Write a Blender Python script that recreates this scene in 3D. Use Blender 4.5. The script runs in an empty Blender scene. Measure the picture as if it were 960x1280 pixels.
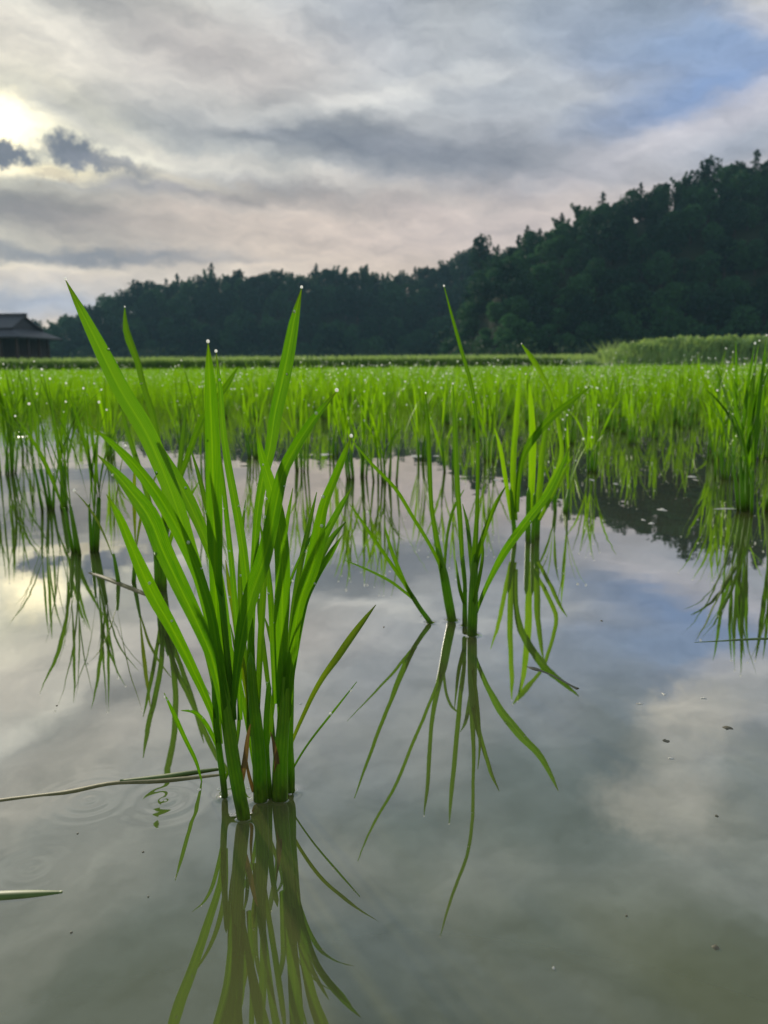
import bpy, math, random
import numpy as np
from mathutils import Vector, Matrix

R = math.radians
rng = random.Random(11)
sc = bpy.context.scene
COL = sc.collection

# ------------------------------------------------------------------ camera
H = 0.28                      # camera height above the water
FPX = 1000.0                  # focal length in pixels of the 960x1280 photograph
PITCH, ROLL = 10.3, -0.42
cam_d = bpy.data.cameras.new("camera")
cam = bpy.data.objects.new("camera", cam_d)
COL.objects.link(cam)
sc.camera = cam
cam_d.sensor_fit = 'VERTICAL'
cam_d.sensor_height = 36.0
cam_d.lens = 36.0 * FPX / 1280.0
cam_d.clip_start, cam_d.clip_end = 0.02, 6000
ROT = Matrix.Rotation(R(90 - PITCH), 3, 'X') @ Matrix.Rotation(R(ROLL), 3, 'Z')
CAM = Vector((0, 0, H))
cam.matrix_world = Matrix.Translation(CAM) @ ROT.to_4x4()
cam_d.dof.use_dof = True
cam_d.dof.focus_distance = 0.56
cam_d.dof.aperture_fstop = 13.0

def ray(x, y):
    return (ROT @ Vector(((x - 480) / FPX, -(y - 640) / FPX, -1.0))).normalized()

def on_water(x, y, z=0.0):
    d = ray(x, y)
    return CAM + d * ((z - H) / d.z)

def at(x, y, Y):
    """the point seen at photo pixel x, y that lies Y metres in front of the camera"""
    d = ray(x, y)
    return CAM + d * (Y / d.y)

def azel(x, y, mirror=False):
    d = ray(x, y)
    z = -d.z if mirror else d.z
    return math.degrees(math.atan2(d.x, d.y)), math.degrees(math.asin(z))

def lin(c):
    return tuple(((v / 255) / 12.92 if v / 255 <= 0.04045 else ((v / 255 + 0.055) / 1.055) ** 2.4) for v in c)

# ------------------------------------------------------------------ helpers
def tag(o, label=None, cat=None, group=None, kind=None):
    for k, v in (('label', label), ('category', cat), ('group', group), ('kind', kind)):
        if v:
            o[k] = v
    return o

def empty(name, loc=(0, 0, 0)):
    o = bpy.data.objects.new(name, None)
    o.empty_display_size = 0.05
    o.location = loc
    COL.objects.link(o)
    return o

class MB:
    """collects vertices, faces, uvs and material slots into one mesh"""
    def __init__(s):
        s.v, s.f, s.uv, s.mi = [], [], [], []
    def add(s, vs, fs, uvs=None, mi=0):
        b = len(s.v)
        s.v.extend(tuple(p) for p in vs)
        for k, f in enumerate(fs):
            s.f.append(tuple(b + i for i in f))
            s.mi.append(mi)
            s.uv.extend(uvs[i] for i in f) if uvs is not None else s.uv.extend((0.5, 0.5) for i in f)
    def mesh(s, name, mats, smooth=True):
        me = bpy.data.meshes.new(name)
        me.from_pydata(s.v, [], s.f)
        for m in (mats if isinstance(mats, (list, tuple)) else [mats]):
            me.materials.append(m)
        if s.f:
            me.polygons.foreach_set('material_index', s.mi)
            me.polygons.foreach_set('use_smooth', [smooth] * len(s.f))
            uv = me.uv_layers.new(name='UVMap')
            uv.data.foreach_set('uv', np.array(s.uv, dtype=np.float32).ravel())
        me.update()
        return me
    def build(s, name, mats, parent=None, smooth=True, loc=None):
        o = bpy.data.objects.new(name, s.mesh(name, mats, smooth))
        COL.objects.link(o)
        if parent is not None:
            o.parent = parent
        if loc is not None:
            o.location = loc
        return o

    # shapes -----------------------------------------------------------
    def box(s, c, size, rz=0.0, mi=0):
        cx, cy, cz = c
        hx, hy, hz = size[0] / 2, size[1] / 2, size[2] / 2
        co, si = math.cos(rz), math.sin(rz)
        vs = []
        for z in (-hz, hz):
            for x, y in ((-hx, -hy), (hx, -hy), (hx, hy), (-hx, hy)):
                vs.append((cx + x * co - y * si, cy + x * si + y * co, cz + z))
        s.add(vs, [(3, 2, 1, 0), (4, 5, 6, 7), (0, 1, 5, 4), (1, 2, 6, 5), (2, 3, 7, 6), (3, 0, 4, 7)], mi=mi)

    def tube(s, pts, rad, n=7, mi=0, flat=1.0):
        k = len(pts)
        vs, uvs, fs = [], [], []
        for i, p in enumerate(pts):
            p = Vector(p)
            t = (Vector(pts[min(i + 1, k - 1)]) - Vector(pts[max(i - 1, 0)])).normalized()
            a = t.cross(Vector((0, 1, 0.02))).normalized()
            b = t.cross(a)
            for j in range(n):
                w = 2 * math.pi * j / n
                vs.append(p + (a * math.cos(w) + b * math.sin(w) * flat) * rad[i])
                uvs.append((i / (k - 1), j / n))
        for i in range(k - 1):
            for j in range(n):
                fs.append((i * n + j, i * n + (j + 1) % n, (i + 1) * n + (j + 1) % n, (i + 1) * n + j))
        fs.append(tuple(range(n))[::-1])
        fs.append(tuple((k - 1) * n + j for j in range(n)))
        s.add(vs, fs, uvs, mi)

    def ball(s, c, r, n=8, m=6, sq=1.0, mi=0):
        c = Vector(c)
        vs = [c + Vector((0, 0, r * sq))]
        for i in range(1, m):
            th = math.pi * i / m
            for j in range(n):
                ph = 2 * math.pi * j / n
                vs.append(c + Vector((r * math.sin(th) * math.cos(ph), r * math.sin(th) * math.sin(ph), r * sq * math.cos(th))))
        vs.append(c - Vector((0, 0, r * sq)))
        fs = [(0, 1 + j, 1 + (j + 1) % n) for j in range(n)]
        for i in range(m - 2):
            for j in range(n):
                a = 1 + i * n
                fs.append((a + j, a + n + j, a + n + (j + 1) % n, a + (j + 1) % n))
        a = 1 + (m - 2) * n
        fs += [(len(vs) - 1, a + (j + 1) % n, a + j) for j in range(n)]
        s.add(vs, fs, mi=mi)

    def blade(s, pts, wid, wdir, fold=0.25, across=4, mi=0):
        """a leaf blade: pts centre line, wid half widths, wdir width directions; folded along the midrib"""
        k = len(pts)
        vs, uvs, fs = [], [], []
        for i in range(k):
            t = (pts[min(i + 1, k - 1)] - pts[max(i - 1, 0)]).normalized()
            w = wdir[i]
            nrm = t.cross(w).normalized()
            for j in range(across + 1):
                u = -1 + 2 * j / across
                vs.append(pts[i] + w * (u * wid[i]) + nrm * (abs(u) * fold * wid[i]))
                uvs.append((i / (k - 1), j / across))
        n = across + 1
        for i in range(k - 1):
            for j in range(across):
                fs.append((i * n + j, i * n + j + 1, (i + 1) * n + j + 1, (i + 1) * n + j))
        s.add(vs, fs, uvs, mi)

def spline(P, n):
    """Catmull-Rom through rows of numbers"""
    P = np.array(P, dtype=float)
    k = len(P)
    seg = np.linalg.norm(np.diff(P[:, :2], axis=0), axis=1)
    tt = np.concatenate([[0], np.cumsum(np.maximum(seg, 1e-6))])
    out = []
    for t in np.linspace(0, tt[-1], n):
        i = min(max(int(np.searchsorted(tt, t, side='right')) - 1, 0), k - 2)
        h = tt[i + 1] - tt[i]
        u = (t - tt[i]) / h
        m0 = (P[i + 1] - P[i - 1]) / (tt[i + 1] - tt[i - 1]) * h if i > 0 else (P[1] - P[0])
        m1 = (P[i + 2] - P[i]) / (tt[i + 2] - tt[i]) * h if i < k - 2 else (P[-1] - P[-2])
        out.append((2 * u**3 - 3 * u**2 + 1) * P[i] + (u**3 - 2 * u**2 + u) * m0 + (-2 * u**3 + 3 * u**2) * P[i + 1] + (u**3 - u**2) * m1)
    return np.array(out)

# ------------------------------------------------------------------ materials
class NT:
    def __init__(s, tree):
        s.t, s.n, s.l = tree, tree.nodes, tree.links
    def new(s, kind, **kw):
        n = s.n.new(kind)
        for k, v in kw.items():
            setattr(n, k, v)
        return n
    def put(s, sock, v):
        if isinstance(v, bpy.types.NodeSocket):
            s.l.new(v, sock)
        elif v is not None:
            if sock.type == 'RGBA' and not isinstance(v, (int, float)) and len(v) == 3:
                v = (*v, 1)
            sock.default_value = v
    def math(s, op, a, b=None, c=None, clamp=False):
        n = s.new('ShaderNodeMath', operation=op, use_clamp=clamp)
        for i, v in enumerate((a, b, c)):
            if v is not None:
                s.put(n.inputs[i], v)
        return n.outputs[0]
    def vmath(s, op, a, b=None, out=0):
        n = s.new('ShaderNodeVectorMath', operation=op)
        s.put(n.inputs[0], a)
        if b is not None:
            s.put(n.inputs['Scale'] if op == 'SCALE' else n.inputs[1], b)
        return n.outputs[out]
    def mix(s, f, a, b, blend='MIX'):
        n = s.new('ShaderNodeMix', data_type='RGBA', blend_type=blend)
        s.put(n.inputs[0], f)
        s.put(n.inputs[6], a)
        s.put(n.inputs[7], b)
        return n.outputs[2]
    def ramp(s, v, stops, interp='LINEAR'):
        n = s.new('ShaderNodeValToRGB')
        n.color_ramp.interpolation = interp
        e = n.color_ramp.elements
        while len(e) < len(stops):
            e.new(0.5)
        for el, (p, c) in zip(e, stops):
            el.position = p
            el.color = (*c, 1) if len(c) == 3 else c
        s.put(n.inputs[0], v)
        return n.outputs[0]
    def noise(s, vec, scale, detail=3, rough=0.5, dist=0.0, out='Fac'):
        n = s.new('ShaderNodeTexNoise')
        if vec is not None:
            s.put(n.inputs['Vector'], vec)
        n.inputs['Scale'].default_value = scale
        n.inputs['Detail'].default_value = detail
        n.inputs['Roughness'].default_value = rough
        n.inputs['Distortion'].default_value = dist
        return n.outputs[out]
    def maprange(s, v, a, b, c, d, smooth=False):
        n = s.new('ShaderNodeMapRange')
        if smooth:
            n.interpolation_type = 'SMOOTHSTEP'
        for i, x in enumerate((v, a, b, c, d)):
            s.put(n.inputs[i], x)
        return n.outputs[0]

def material(name):
    m = bpy.data.materials.new(name)
    m.use_nodes = True
    nt = NT(m.node_tree)
    nt.n.clear()
    out = nt.new('ShaderNodeOutputMaterial')
    return m, nt, out

def principled(nt, color, rough=0.6, spec=0.5, normal=None, **kw):
    b = nt.new('ShaderNodeBsdfPrincipled')
    nt.put(b.inputs['Base Color'], color)
    nt.put(b.inputs['Roughness'], rough)
    nt.put(b.inputs['Specular IOR Level'], spec)
    if normal is not None:
        nt.put(b.inputs['Normal'], normal)
    for k, v in kw.items():
        nt.put(b.inputs[k.replace('_', ' ')], v)
    return b.outputs[0]

def bl0(nt, u, v):
    c = nt.new('ShaderNodeCombineXYZ')
    nt.put(c.inputs[0], nt.math('MULTIPLY', u, 6.0))
    nt.put(c.inputs[1], nt.math('MULTIPLY', v, 9.0))
    return nt.noise(c.outputs[0], 1.5, 4, 0.6)

def leaf_material(name, c0, c1, tip=None, foot=False, trans=0.5, t_gain=1.35, rough=0.38, veins=True, spec=0.35):
    """thin blade: part reflects, part lets light through; length veins, paler midrib, per-plant variation"""
    m, nt, out = material(name)
    uv = nt.new('ShaderNodeTexCoord').outputs['UV']
    sep = nt.new('ShaderNodeSeparateXYZ')
    nt.put(sep.inputs[0], uv)
    u, v = sep.outputs[0], sep.outputs[1]
    rnd = nt.new('ShaderNodeObjectInfo').outputs['Random']
    pos = nt.new('ShaderNodeNewGeometry').outputs['Position']
    n1 = nt.noise(pos, 9.0, 3)
    f = nt.math('ADD', nt.math('MULTIPLY', rnd, 0.55), nt.math('MULTIPLY', n1, 0.6), clamp=True)
    col = nt.mix(f, c0, c1)
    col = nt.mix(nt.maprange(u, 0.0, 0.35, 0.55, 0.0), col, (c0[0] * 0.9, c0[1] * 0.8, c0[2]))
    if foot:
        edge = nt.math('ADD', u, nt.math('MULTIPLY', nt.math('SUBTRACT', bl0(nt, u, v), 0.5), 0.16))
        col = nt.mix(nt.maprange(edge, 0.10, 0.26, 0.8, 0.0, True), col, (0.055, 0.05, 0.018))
    if tip:
        col = nt.mix(nt.maprange(u, 0.93, 1.0, 0.0, 0.8), col, tip)
    normal = None
    cmb2 = nt.new('ShaderNodeCombineXYZ')
    nt.put(cmb2.inputs[0], nt.math('MULTIPLY', u, 5.0))
    nt.put(cmb2.inputs[1], nt.math('MULTIPLY', v, 3.5))
    nt.put(cmb2.inputs[2], nt.math('MULTIPLY', rnd, 40.0))
    bl = nt.noise(cmb2.outputs[0], 1.6, 5, 0.65)
    col = nt.mix(nt.maprange(bl, 0.35, 0.72, 0.0, 0.55, True), col, (c1[0] * 1.25, c1[1] * 1.05, c1[2]))
    col = nt.mix(nt.maprange(bl, 0.42, 0.22, 0.0, 0.5, True), col, (c0[0] * 0.6, c0[1] * 0.7, c0[2]))
    if veins:
        st = nt.math('SINE', nt.math('MULTIPLY', v, 75.0))
        mid = nt.maprange(nt.math('ABSOLUTE', nt.math('SUBTRACT', v, 0.5)), 0.02, 0.09, 1.0, 0.0, True)
        col = nt.mix(nt.math('MULTIPLY', mid, 0.55), col, (c1[0] * 1.5, c1[1] * 1.25, c1[2] * 1.3))
        col = nt.mix(nt.maprange(st, -1, 1, 0.0, 0.38), col, (c0[0] * 0.55, c0[1] * 0.6, c0[2] * 0.6))
        bp = nt.new('ShaderNodeBump')
        bp.inputs['Strength'].default_value = 0.25
        bp.inputs['Distance'].default_value = 0.0004
        nt.put(bp.inputs['Height'], nt.math('SUBTRACT', st, nt.math('MULTIPLY', mid, 2.0)))
        normal = bp.outputs[0]
    p = principled(nt, col, rough, spec, normal)
    tr = nt.new('ShaderNodeBsdfTranslucent')
    nt.put(tr.inputs[0], nt.mix(1.0, col, (t_gain * 1.15, t_gain, t_gain * 0.45), 'MULTIPLY'))
    if normal is not None:
        nt.put(tr.inputs['Normal'], normal)
    mx = nt.new('ShaderNodeMixShader')
    mx.inputs[0].default_value = trans
    nt.put(mx.inputs[1], p)
    nt.put(mx.inputs[2], tr.outputs[0])
    nt.put(out.inputs[0], mx.outputs[0])
    return m

def plain(name, c0, c1, scale=5.0, rough=0.8, spec=0.3, detail=4, bump=0.0, stretch=None):
    m, nt, out = material(name)
    co = nt.new('ShaderNodeTexCoord').outputs['Object']
    if stretch:
        co = nt.vmath('MULTIPLY', co, stretch)
    n = nt.noise(co, scale, detail, 0.6)
    col = nt.mix(nt.maprange(n, 0.3, 0.7, 0, 1), c0, c1)
    nrm = None
    if bump:
        bp = nt.new('ShaderNodeBump')
        bp.inputs['Strength'].default_value = 0.6
        bp.inputs['Distance'].default_value = bump
        nt.put(bp.inputs['Height'], n)
        nrm = bp.outputs[0]
    nt.put(out.inputs[0], principled(nt, col, rough, spec, nrm))
    return m

def crown_material(name, c0, c1, trans=0.25):
    m, nt, out = material(name)
    rnd = nt.new('ShaderNodeObjectInfo').outputs['Random']
    pos = nt.new('ShaderNodeNewGeometry').outputs['Position']
    n1 = nt.noise(pos, 0.55, 3, 0.6)
    f = nt.math('ADD', nt.math('MULTIPLY', rnd, 0.6), nt.maprange(n1, 0.3, 0.7, -0.1, 0.5), clamp=True)
    col = nt.mix(f, c0, c1)
    p = principled(nt, col, 0.7, 0.15)
    tr = nt.new('ShaderNodeBsdfTranslucent')
    nt.put(tr.inputs[0], col)
    mx = nt.new('ShaderNodeMixShader')
    mx.inputs[0].default_value = trans
    nt.put(mx.inputs[1], p)
    nt.put(mx.inputs[2], tr.outputs[0])
    nt.put(out.inputs[0], mx.outputs[0])
    return m

M = {}
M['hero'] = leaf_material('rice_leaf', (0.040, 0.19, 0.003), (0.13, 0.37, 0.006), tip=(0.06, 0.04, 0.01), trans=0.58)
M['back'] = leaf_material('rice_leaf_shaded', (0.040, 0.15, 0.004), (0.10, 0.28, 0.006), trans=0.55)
M['field'] = leaf_material('rice_field_leaf', (0.105, 0.31, 0.004), (0.20, 0.47, 0.006), trans=0.55, veins=False)
M['dead'] = leaf_material('dead_rice_leaf', (0.12, 0.085, 0.03), (0.24, 0.18, 0.07), trans=0.3, t_gain=1.0)
M['yellow'] = leaf_material('rice_leaf_yellowing', (0.10, 0.24, 0.006), (0.17, 0.30, 0.010), tip=(0.12, 0.10, 0.02), trans=0.5)
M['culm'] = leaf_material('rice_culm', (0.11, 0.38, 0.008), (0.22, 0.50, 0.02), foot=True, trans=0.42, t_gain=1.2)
M['bank'] = leaf_material('bank_grass_leaf', (0.028, 0.085, 0.016), (0.055, 0.135, 0.024), trans=0.35, veins=False)
M['reed'] = leaf_material('reed_leaf', (0.22, 0.40, 0.15), (0.31, 0.50, 0.22), trans=0.4, veins=False)
M['straw'] = plain('dead_straw', (0.09, 0.095, 0.03), (0.24, 0.21, 0.10), 90, 0.6, 0.25)
M['straw_green'] = plain('wet_green_straw', (0.05, 0.10, 0.012), (0.12, 0.18, 0.04), 50, 0.5, 0.3)
M['fleck_dark'] = plain('wet_husk', (0.10, 0.095, 0.065), (0.2, 0.18, 0.13), 300, 0.6, 0.3)
M['fleck_pale'] = plain('pale_scum', (0.55, 0.52, 0.46), (0.75, 0.72, 0.66), 200, 0.5, 0.5)
M['mud'] = plain('mud', (0.10, 0.085, 0.05), (0.16, 0.13, 0.08), 3, 0.9, 0.2, bump=0.01)
M['grass_soil'] = plain('grassy_soil', (0.035, 0.07, 0.018), (0.06, 0.11, 0.025), 2.5, 0.9, 0.1, bump=0.03)
M['forest_floor'] = plain('forest_floor', (0.018, 0.028, 0.012), (0.035, 0.045, 0.02), 0.4, 0.9, 0.1)
M['bark'] = plain('bark', (0.05, 0.04, 0.03), (0.09, 0.075, 0.055), 3, 0.9, 0.1, stretch=(4, 4, 1))
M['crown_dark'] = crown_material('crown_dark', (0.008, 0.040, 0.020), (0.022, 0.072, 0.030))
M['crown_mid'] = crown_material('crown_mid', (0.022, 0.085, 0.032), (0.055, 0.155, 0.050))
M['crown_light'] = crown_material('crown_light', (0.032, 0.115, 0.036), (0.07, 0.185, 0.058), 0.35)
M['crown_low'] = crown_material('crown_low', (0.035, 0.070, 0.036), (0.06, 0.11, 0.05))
M['roof'] = plain('roof_tile_grey', (0.05, 0.055, 0.07), (0.085, 0.09, 0.105), 5, 0.55, 0.4, bump=0.02, stretch=(5, 1, 1))
M['wood'] = plain('weathered_wood', (0.06, 0.05, 0.045), (0.11, 0.095, 0.085), 3, 0.8, 0.2, stretch=(6, 6, 1))
M['wall'] = plain('grey_board', (0.12, 0.13, 0.15), (0.18, 0.19, 0.21), 2, 0.8, 0.2, stretch=(5, 5, 0.6))

m, nt, out = material('dew')
b = nt.new('ShaderNodeBsdfPrincipled')
b.inputs['Base Color'].default_value = (1, 1, 1, 1)
b.inputs['Roughness'].default_value = 0.03
b.inputs['IOR'].default_value = 1.33
b.inputs['Transmission Weight'].default_value = 1.0
d1 = nt.new('ShaderNodeBsdfTranslucent')
d1.inputs[0].default_value = (0.95, 0.95, 0.92, 1)
d2 = nt.new('ShaderNodeBsdfDiffuse')
d2.inputs[0].default_value = (0.95, 0.95, 0.92, 1)
ad = nt.new('ShaderNodeAddShader')
nt.put(ad.inputs[0], d1.outputs[0])
nt.put(ad.inputs[1], d2.outputs[0])
mx = nt.new('ShaderNodeMixShader')
mx.inputs[0].default_value = 0.45  # white mixed into the clear drops to imitate their bright glints
nt.put(mx.inputs[1], b.outputs[0])
nt.put(mx.inputs[2], ad.outputs[0])
nt.put(out.inputs[0], mx.outputs[0])
M['dew'] = m

# water: murky paddy water with a clean reflecting surface, faint ripples
m, nt, out = material('paddy_water')
pos = nt.new('ShaderNodeNewGeometry').outputs['Position']
mud_n = nt.noise(pos, 2.2, 4, 0.55)
mudc = nt.mix(nt.maprange(mud_n, 0.3, 0.7, 0, 1), (0.135, 0.138, 0.048), (0.172, 0.168, 0.066))
h = nt.math('MULTIPLY', nt.noise(pos, 5.0, 2, 0.5), 0.0006)
h = nt.math('ADD', h, nt.math('MULTIPLY', nt.noise(pos, 38.0, 2, 0.5), 0.000014))
for (px, py, wl, r0, amp) in ((112, 1000, 0.0095, 0.030, 0.000014), (40, 1085, 0.010, 0.028, 0.00001), (205, 1000, 0.015, 0.024, 0.00008)):
    c = on_water(px, py)
    d = nt.vmath('DISTANCE', pos, tuple(c), out='Value')
    ring = nt.math('SINE', nt.math('MULTIPLY', d, 2 * math.pi / wl))
    env = nt.math('POWER', 2.718, nt.math('MULTIPLY', nt.math('POWER', nt.math('DIVIDE', d, r0), 2.0), -1.0))
    h = nt.math('ADD', h, nt.math('MULTIPLY', nt.math('MULTIPLY', ring, env), amp))
for (px, py, w) in ((281, 996, 9), (305, 1022, 19), (326, 1000, 20), (337, 996, 10), (350, 999, 22), (364, 990, 10), (538, 779, 7), (565, 776, 12), (590, 794, 13), (581, 783, 7)):
    c = on_water(px, py)
    d = nt.vmath('DISTANCE', pos, tuple(c), out='Value')
    rim = w / FPX * c.y * 0.5
    h = nt.math('ADD', h, nt.math('MULTIPLY', nt.math('POWER', 2.718, nt.math('MULTIPLY', nt.math('MAXIMUM', nt.math('SUBTRACT', d, rim), 0.0), -420.0)), 0.0011))
bp = nt.new('ShaderNodeBump')
bp.inputs['Strength'].default_value = 1.0
bp.inputs['Distance'].default_value = 1.0
nt.put(bp.inputs['Height'], h)
mud = nt.new('ShaderNodeBsdfDiffuse')
nt.put(mud.inputs[0], mudc)
gl = nt.new('ShaderNodeBsdfGlossy')
gl.inputs['Roughness'].default_value = 0.012
nt.put(gl.inputs['Normal'], bp.outputs[0])
lw = nt.new('ShaderNodeLayerWeight')
nt.put(lw.inputs['Normal'], bp.outputs[0])
fac = nt.ramp(lw.outputs['Facing'], [(0.0, (0.05,) * 3), (0.28, (0.17,) * 3), (0.40, (0.34,) * 3), (0.55, (0.58,) * 3), (0.68, (0.76,) * 3), (1.0, (0.82,) * 3)])
mx = nt.new('ShaderNodeMixShader')
nt.put(mx.inputs[0], fac)
nt.put(mx.inputs[1], mud.outputs[0])
nt.put(mx.inputs[2], gl.outputs[0])
nt.put(out.inputs[0], mx.outputs[0])
M['water'] = m

# ------------------------------------------------------------------ sky
SUN_AZ, SUN_EL = azel(-85, 156)
W = bpy.data.worlds.new("World")
sc.world = W
W.use_nodes = True
nt = NT(W.node_tree)
nt.n.clear()
wout = nt.new('ShaderNodeOutputWorld')
bg = nt.new('ShaderNodeBackground')
STR = 0.1
bg.inputs['Strength'].default_value = STR
sky = nt.new('ShaderNodeTexSky', sky_type='NISHITA')
sky.sun_disc = False
sky.sun_elevation = R(SUN_EL)
sky.sun_rotation = R(SUN_AZ)
sky.air_density, sky.dust_density = 1.0, 1.5
gen = nt.new('ShaderNodeTexCoord').outputs['Generated']
sep = nt.new('ShaderNodeSeparateXYZ')
nt.put(sep.inputs[0], gen)
DEG = 180 / math.pi
az = nt.math('MULTIPLY', nt.math('ARCTAN2', sep.outputs[0], sep.outputs[1]), DEG)
el = nt.math('MULTIPLY', nt.math('ARCSINE', nt.math('MINIMUM', nt.math('MAXIMUM', sep.outputs[2], -1.0), 1.0)), DEG)
cmb = nt.new('ShaderNodeCombineXYZ')
nt.put(cmb.inputs[0], az)
nt.put(cmb.inputs[1], el)
P = cmb.outputs[0]
# the clouds' outlines are broken up by two scales of turbulence, stretched along the layers
Ps = nt.vmath('MULTIPLY', P, (0.55, 1.0, 1.0))
w1 = nt.vmath('SUBTRACT', nt.noise(Ps, 0.16, 5, 0.6, out='Color'), (0.5, 0.5, 0.5))
w2 = nt.vmath('SUBTRACT', nt.noise(Ps, 0.75, 4, 0.6, out='Color'), (0.5, 0.5, 0.5))
PW = nt.vmath('ADD', P, nt.vmath('ADD', nt.vmath('MULTIPLY', w1, (5.5, 2.8, 0.0)), nt.vmath('MULTIPLY', w2, (2.4, 1.5, 0.0))))
w3 = nt.vmath('SUBTRACT', nt.noise(P, 1.1, 5, 0.65, out='Color'), (0.5, 0.5, 0.5))
PC = nt.vmath('ADD', P, nt.vmath('MULTIPLY', w3, (3.0, 2.4, 0.0)))    # crisp cumulus edges
k = STR
GAIN = 1.38
def cl(c, gain=1.0):
    return tuple(v / k * gain * GAIN for v in lin(c))
elw = nt.math('ADD', el, nt.math('MULTIPLY', nt.math('SUBTRACT', nt.noise(Ps, 0.12, 3, out='Fac'), 0.5), 4.0))
grad = nt.ramp(nt.maprange(elw, 0, 90, 0, 1), [
    (0.0, lin((172, 166, 168))), (3 / 90, lin((206, 188, 174))), (7 / 90, lin((200, 184, 171))), (11 / 90, lin((172, 168, 172))),
    (16 / 90, lin((166, 168, 174))), (23 / 90, lin((160, 164, 172))), (32 / 90, lin((140, 151, 158))), (45 / 90, lin((128, 142, 152))), (1.0, lin((150, 165, 180)))])
cloud = nt.vmath('SCALE', grad, GAIN / k)
# sky opposite the dawn is dimmer
back = nt.maprange(nt.math('ABSOLUTE', nt.math('SUBTRACT', az, SUN_AZ)), 60, 160, 1.0, 0.85, True)
cloud = nt.vmath('SCALE', cloud, back)
# thin places let the blue sky through
thin = nt.maprange(nt.noise(nt.vmath('MULTIPLY', PW, (0.5, 1.0, 1.0)), 0.085, 6, 0.6), 0.55, 0.75, 0.0, 0.18, True)
col = nt.mix(thin, cloud, nt.vmath('SCALE', sky.outputs[0], 1.0))
def blob(x, y, sx, sy, rot, c, op, mirror=False, gain=1.0, soft=0.0, crisp=False):
    """one cloud bank or one clearing: centre and size given where it stands in the sky"""
    global col
    a, e = azel(x, y, mirror)
    mp = nt.new('ShaderNodeMapping', vector_type='TEXTURE')
    nt.put(mp.inputs[0], PC if crisp else PW)
    mp.inputs['Location'].default_value = (a, e, 0)
    mp.inputs['Rotation'].default_value = (0, 0, R(rot if mirror else -rot))
    mp.inputs['Scale'].default_value = (sx / 17.0, sy / 17.0, 1.0)
    d = nt.vmath('LENGTH', mp.outputs[0], out='Value')
    msk = nt.maprange(d, 0.5 if crisp else soft, 1.35 if crisp else 1.6, op, 0.0, True)
    col = nt.mix(msk, col, cl(c, gain))
BLOBS = [
    (-20, 130, 380, 250, 0, (222, 217, 202), 0.8), (150, 78, 230, 48, 24, (236, 236, 226), 0.9), (40, 120, 150, 40, 20, (240, 236, 214), 0.7),
    (-10, 160, 130, 110, 0, (250, 244, 214), 0.95), (360, 95, 230, 70, 5, (186, 188, 188), 0.7),
    (190, 22, 230, 34, 22, (84, 92, 106), 1.0), (500, 30, 120, 50, 10, (146, 153, 166), 0.6),
    (500, 115, 90, 55, -20, (196, 196, 196), 0.6), (640, 45, 90, 40, 45, (190, 194, 200), 0.6),
    (620, 120, 190, 40, 15, (158, 164, 174), 0.5),
    (870, 40, 130, 42, 5, (112, 140, 184), 0.9), (900, 112, 140, 28, -8, (112, 138, 182), 0.88),
    (900, 148, 190, 22, -14, (198, 194, 200), 0.8), (952, 6, 60, 22, 20, (206, 202, 204), 0.8), (935, 168, 80, 22, -10, (146, 154, 170), 0.7),
    (360, 172, 310, 27, 6, (102, 108, 121), 0.88), (230, 120, 160, 12, 18, (150, 152, 156), 0.5), (420, 130, 200, 14, -10, (204, 203, 200), 0.6), (330, 212, 260, 10, 8, (196, 190, 182), 0.5), (560, 190, 200, 34, 0, (124, 128, 140), 0.6),
    (75, 140, 90, 16, 26, (168, 168, 168), 0.6), 
    (50, 268, 190, 36, 3, (90, 96, 109), 0.92), (300, 240, 240, 16, 2, (104, 108, 119), 0.85), (160, 225, 120, 14, 0, (150, 150, 156), 0.6),
    (430, 292, 330, 46, 0, (207, 187, 172), 0.7), (300, 276, 130, 9, 6, (206, 190, 178), 0.6), (620, 290, 200, 36, 0, (190, 178, 178), 0.5),
    (150, 208, 130, 8, 8, (214, 204, 182), 0.6), (60, 214, 60, 9, 0, (240, 228, 190), 0.8),
    (90, 322, 200, 9, 0, (118, 122, 134), 0.85), (70, 346, 190, 10, 0, (190, 181, 174), 0.7), (60, 380, 160, 22, 0, (160, 168, 184), 0.9),
    (2, 160, 30, 42, 0, (255, 250, 222), 1.0), (4, 212, 22, 10, 0, (255, 246, 214), 1.0),
]
for q in BLOBS:
    blob(*q)
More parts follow.
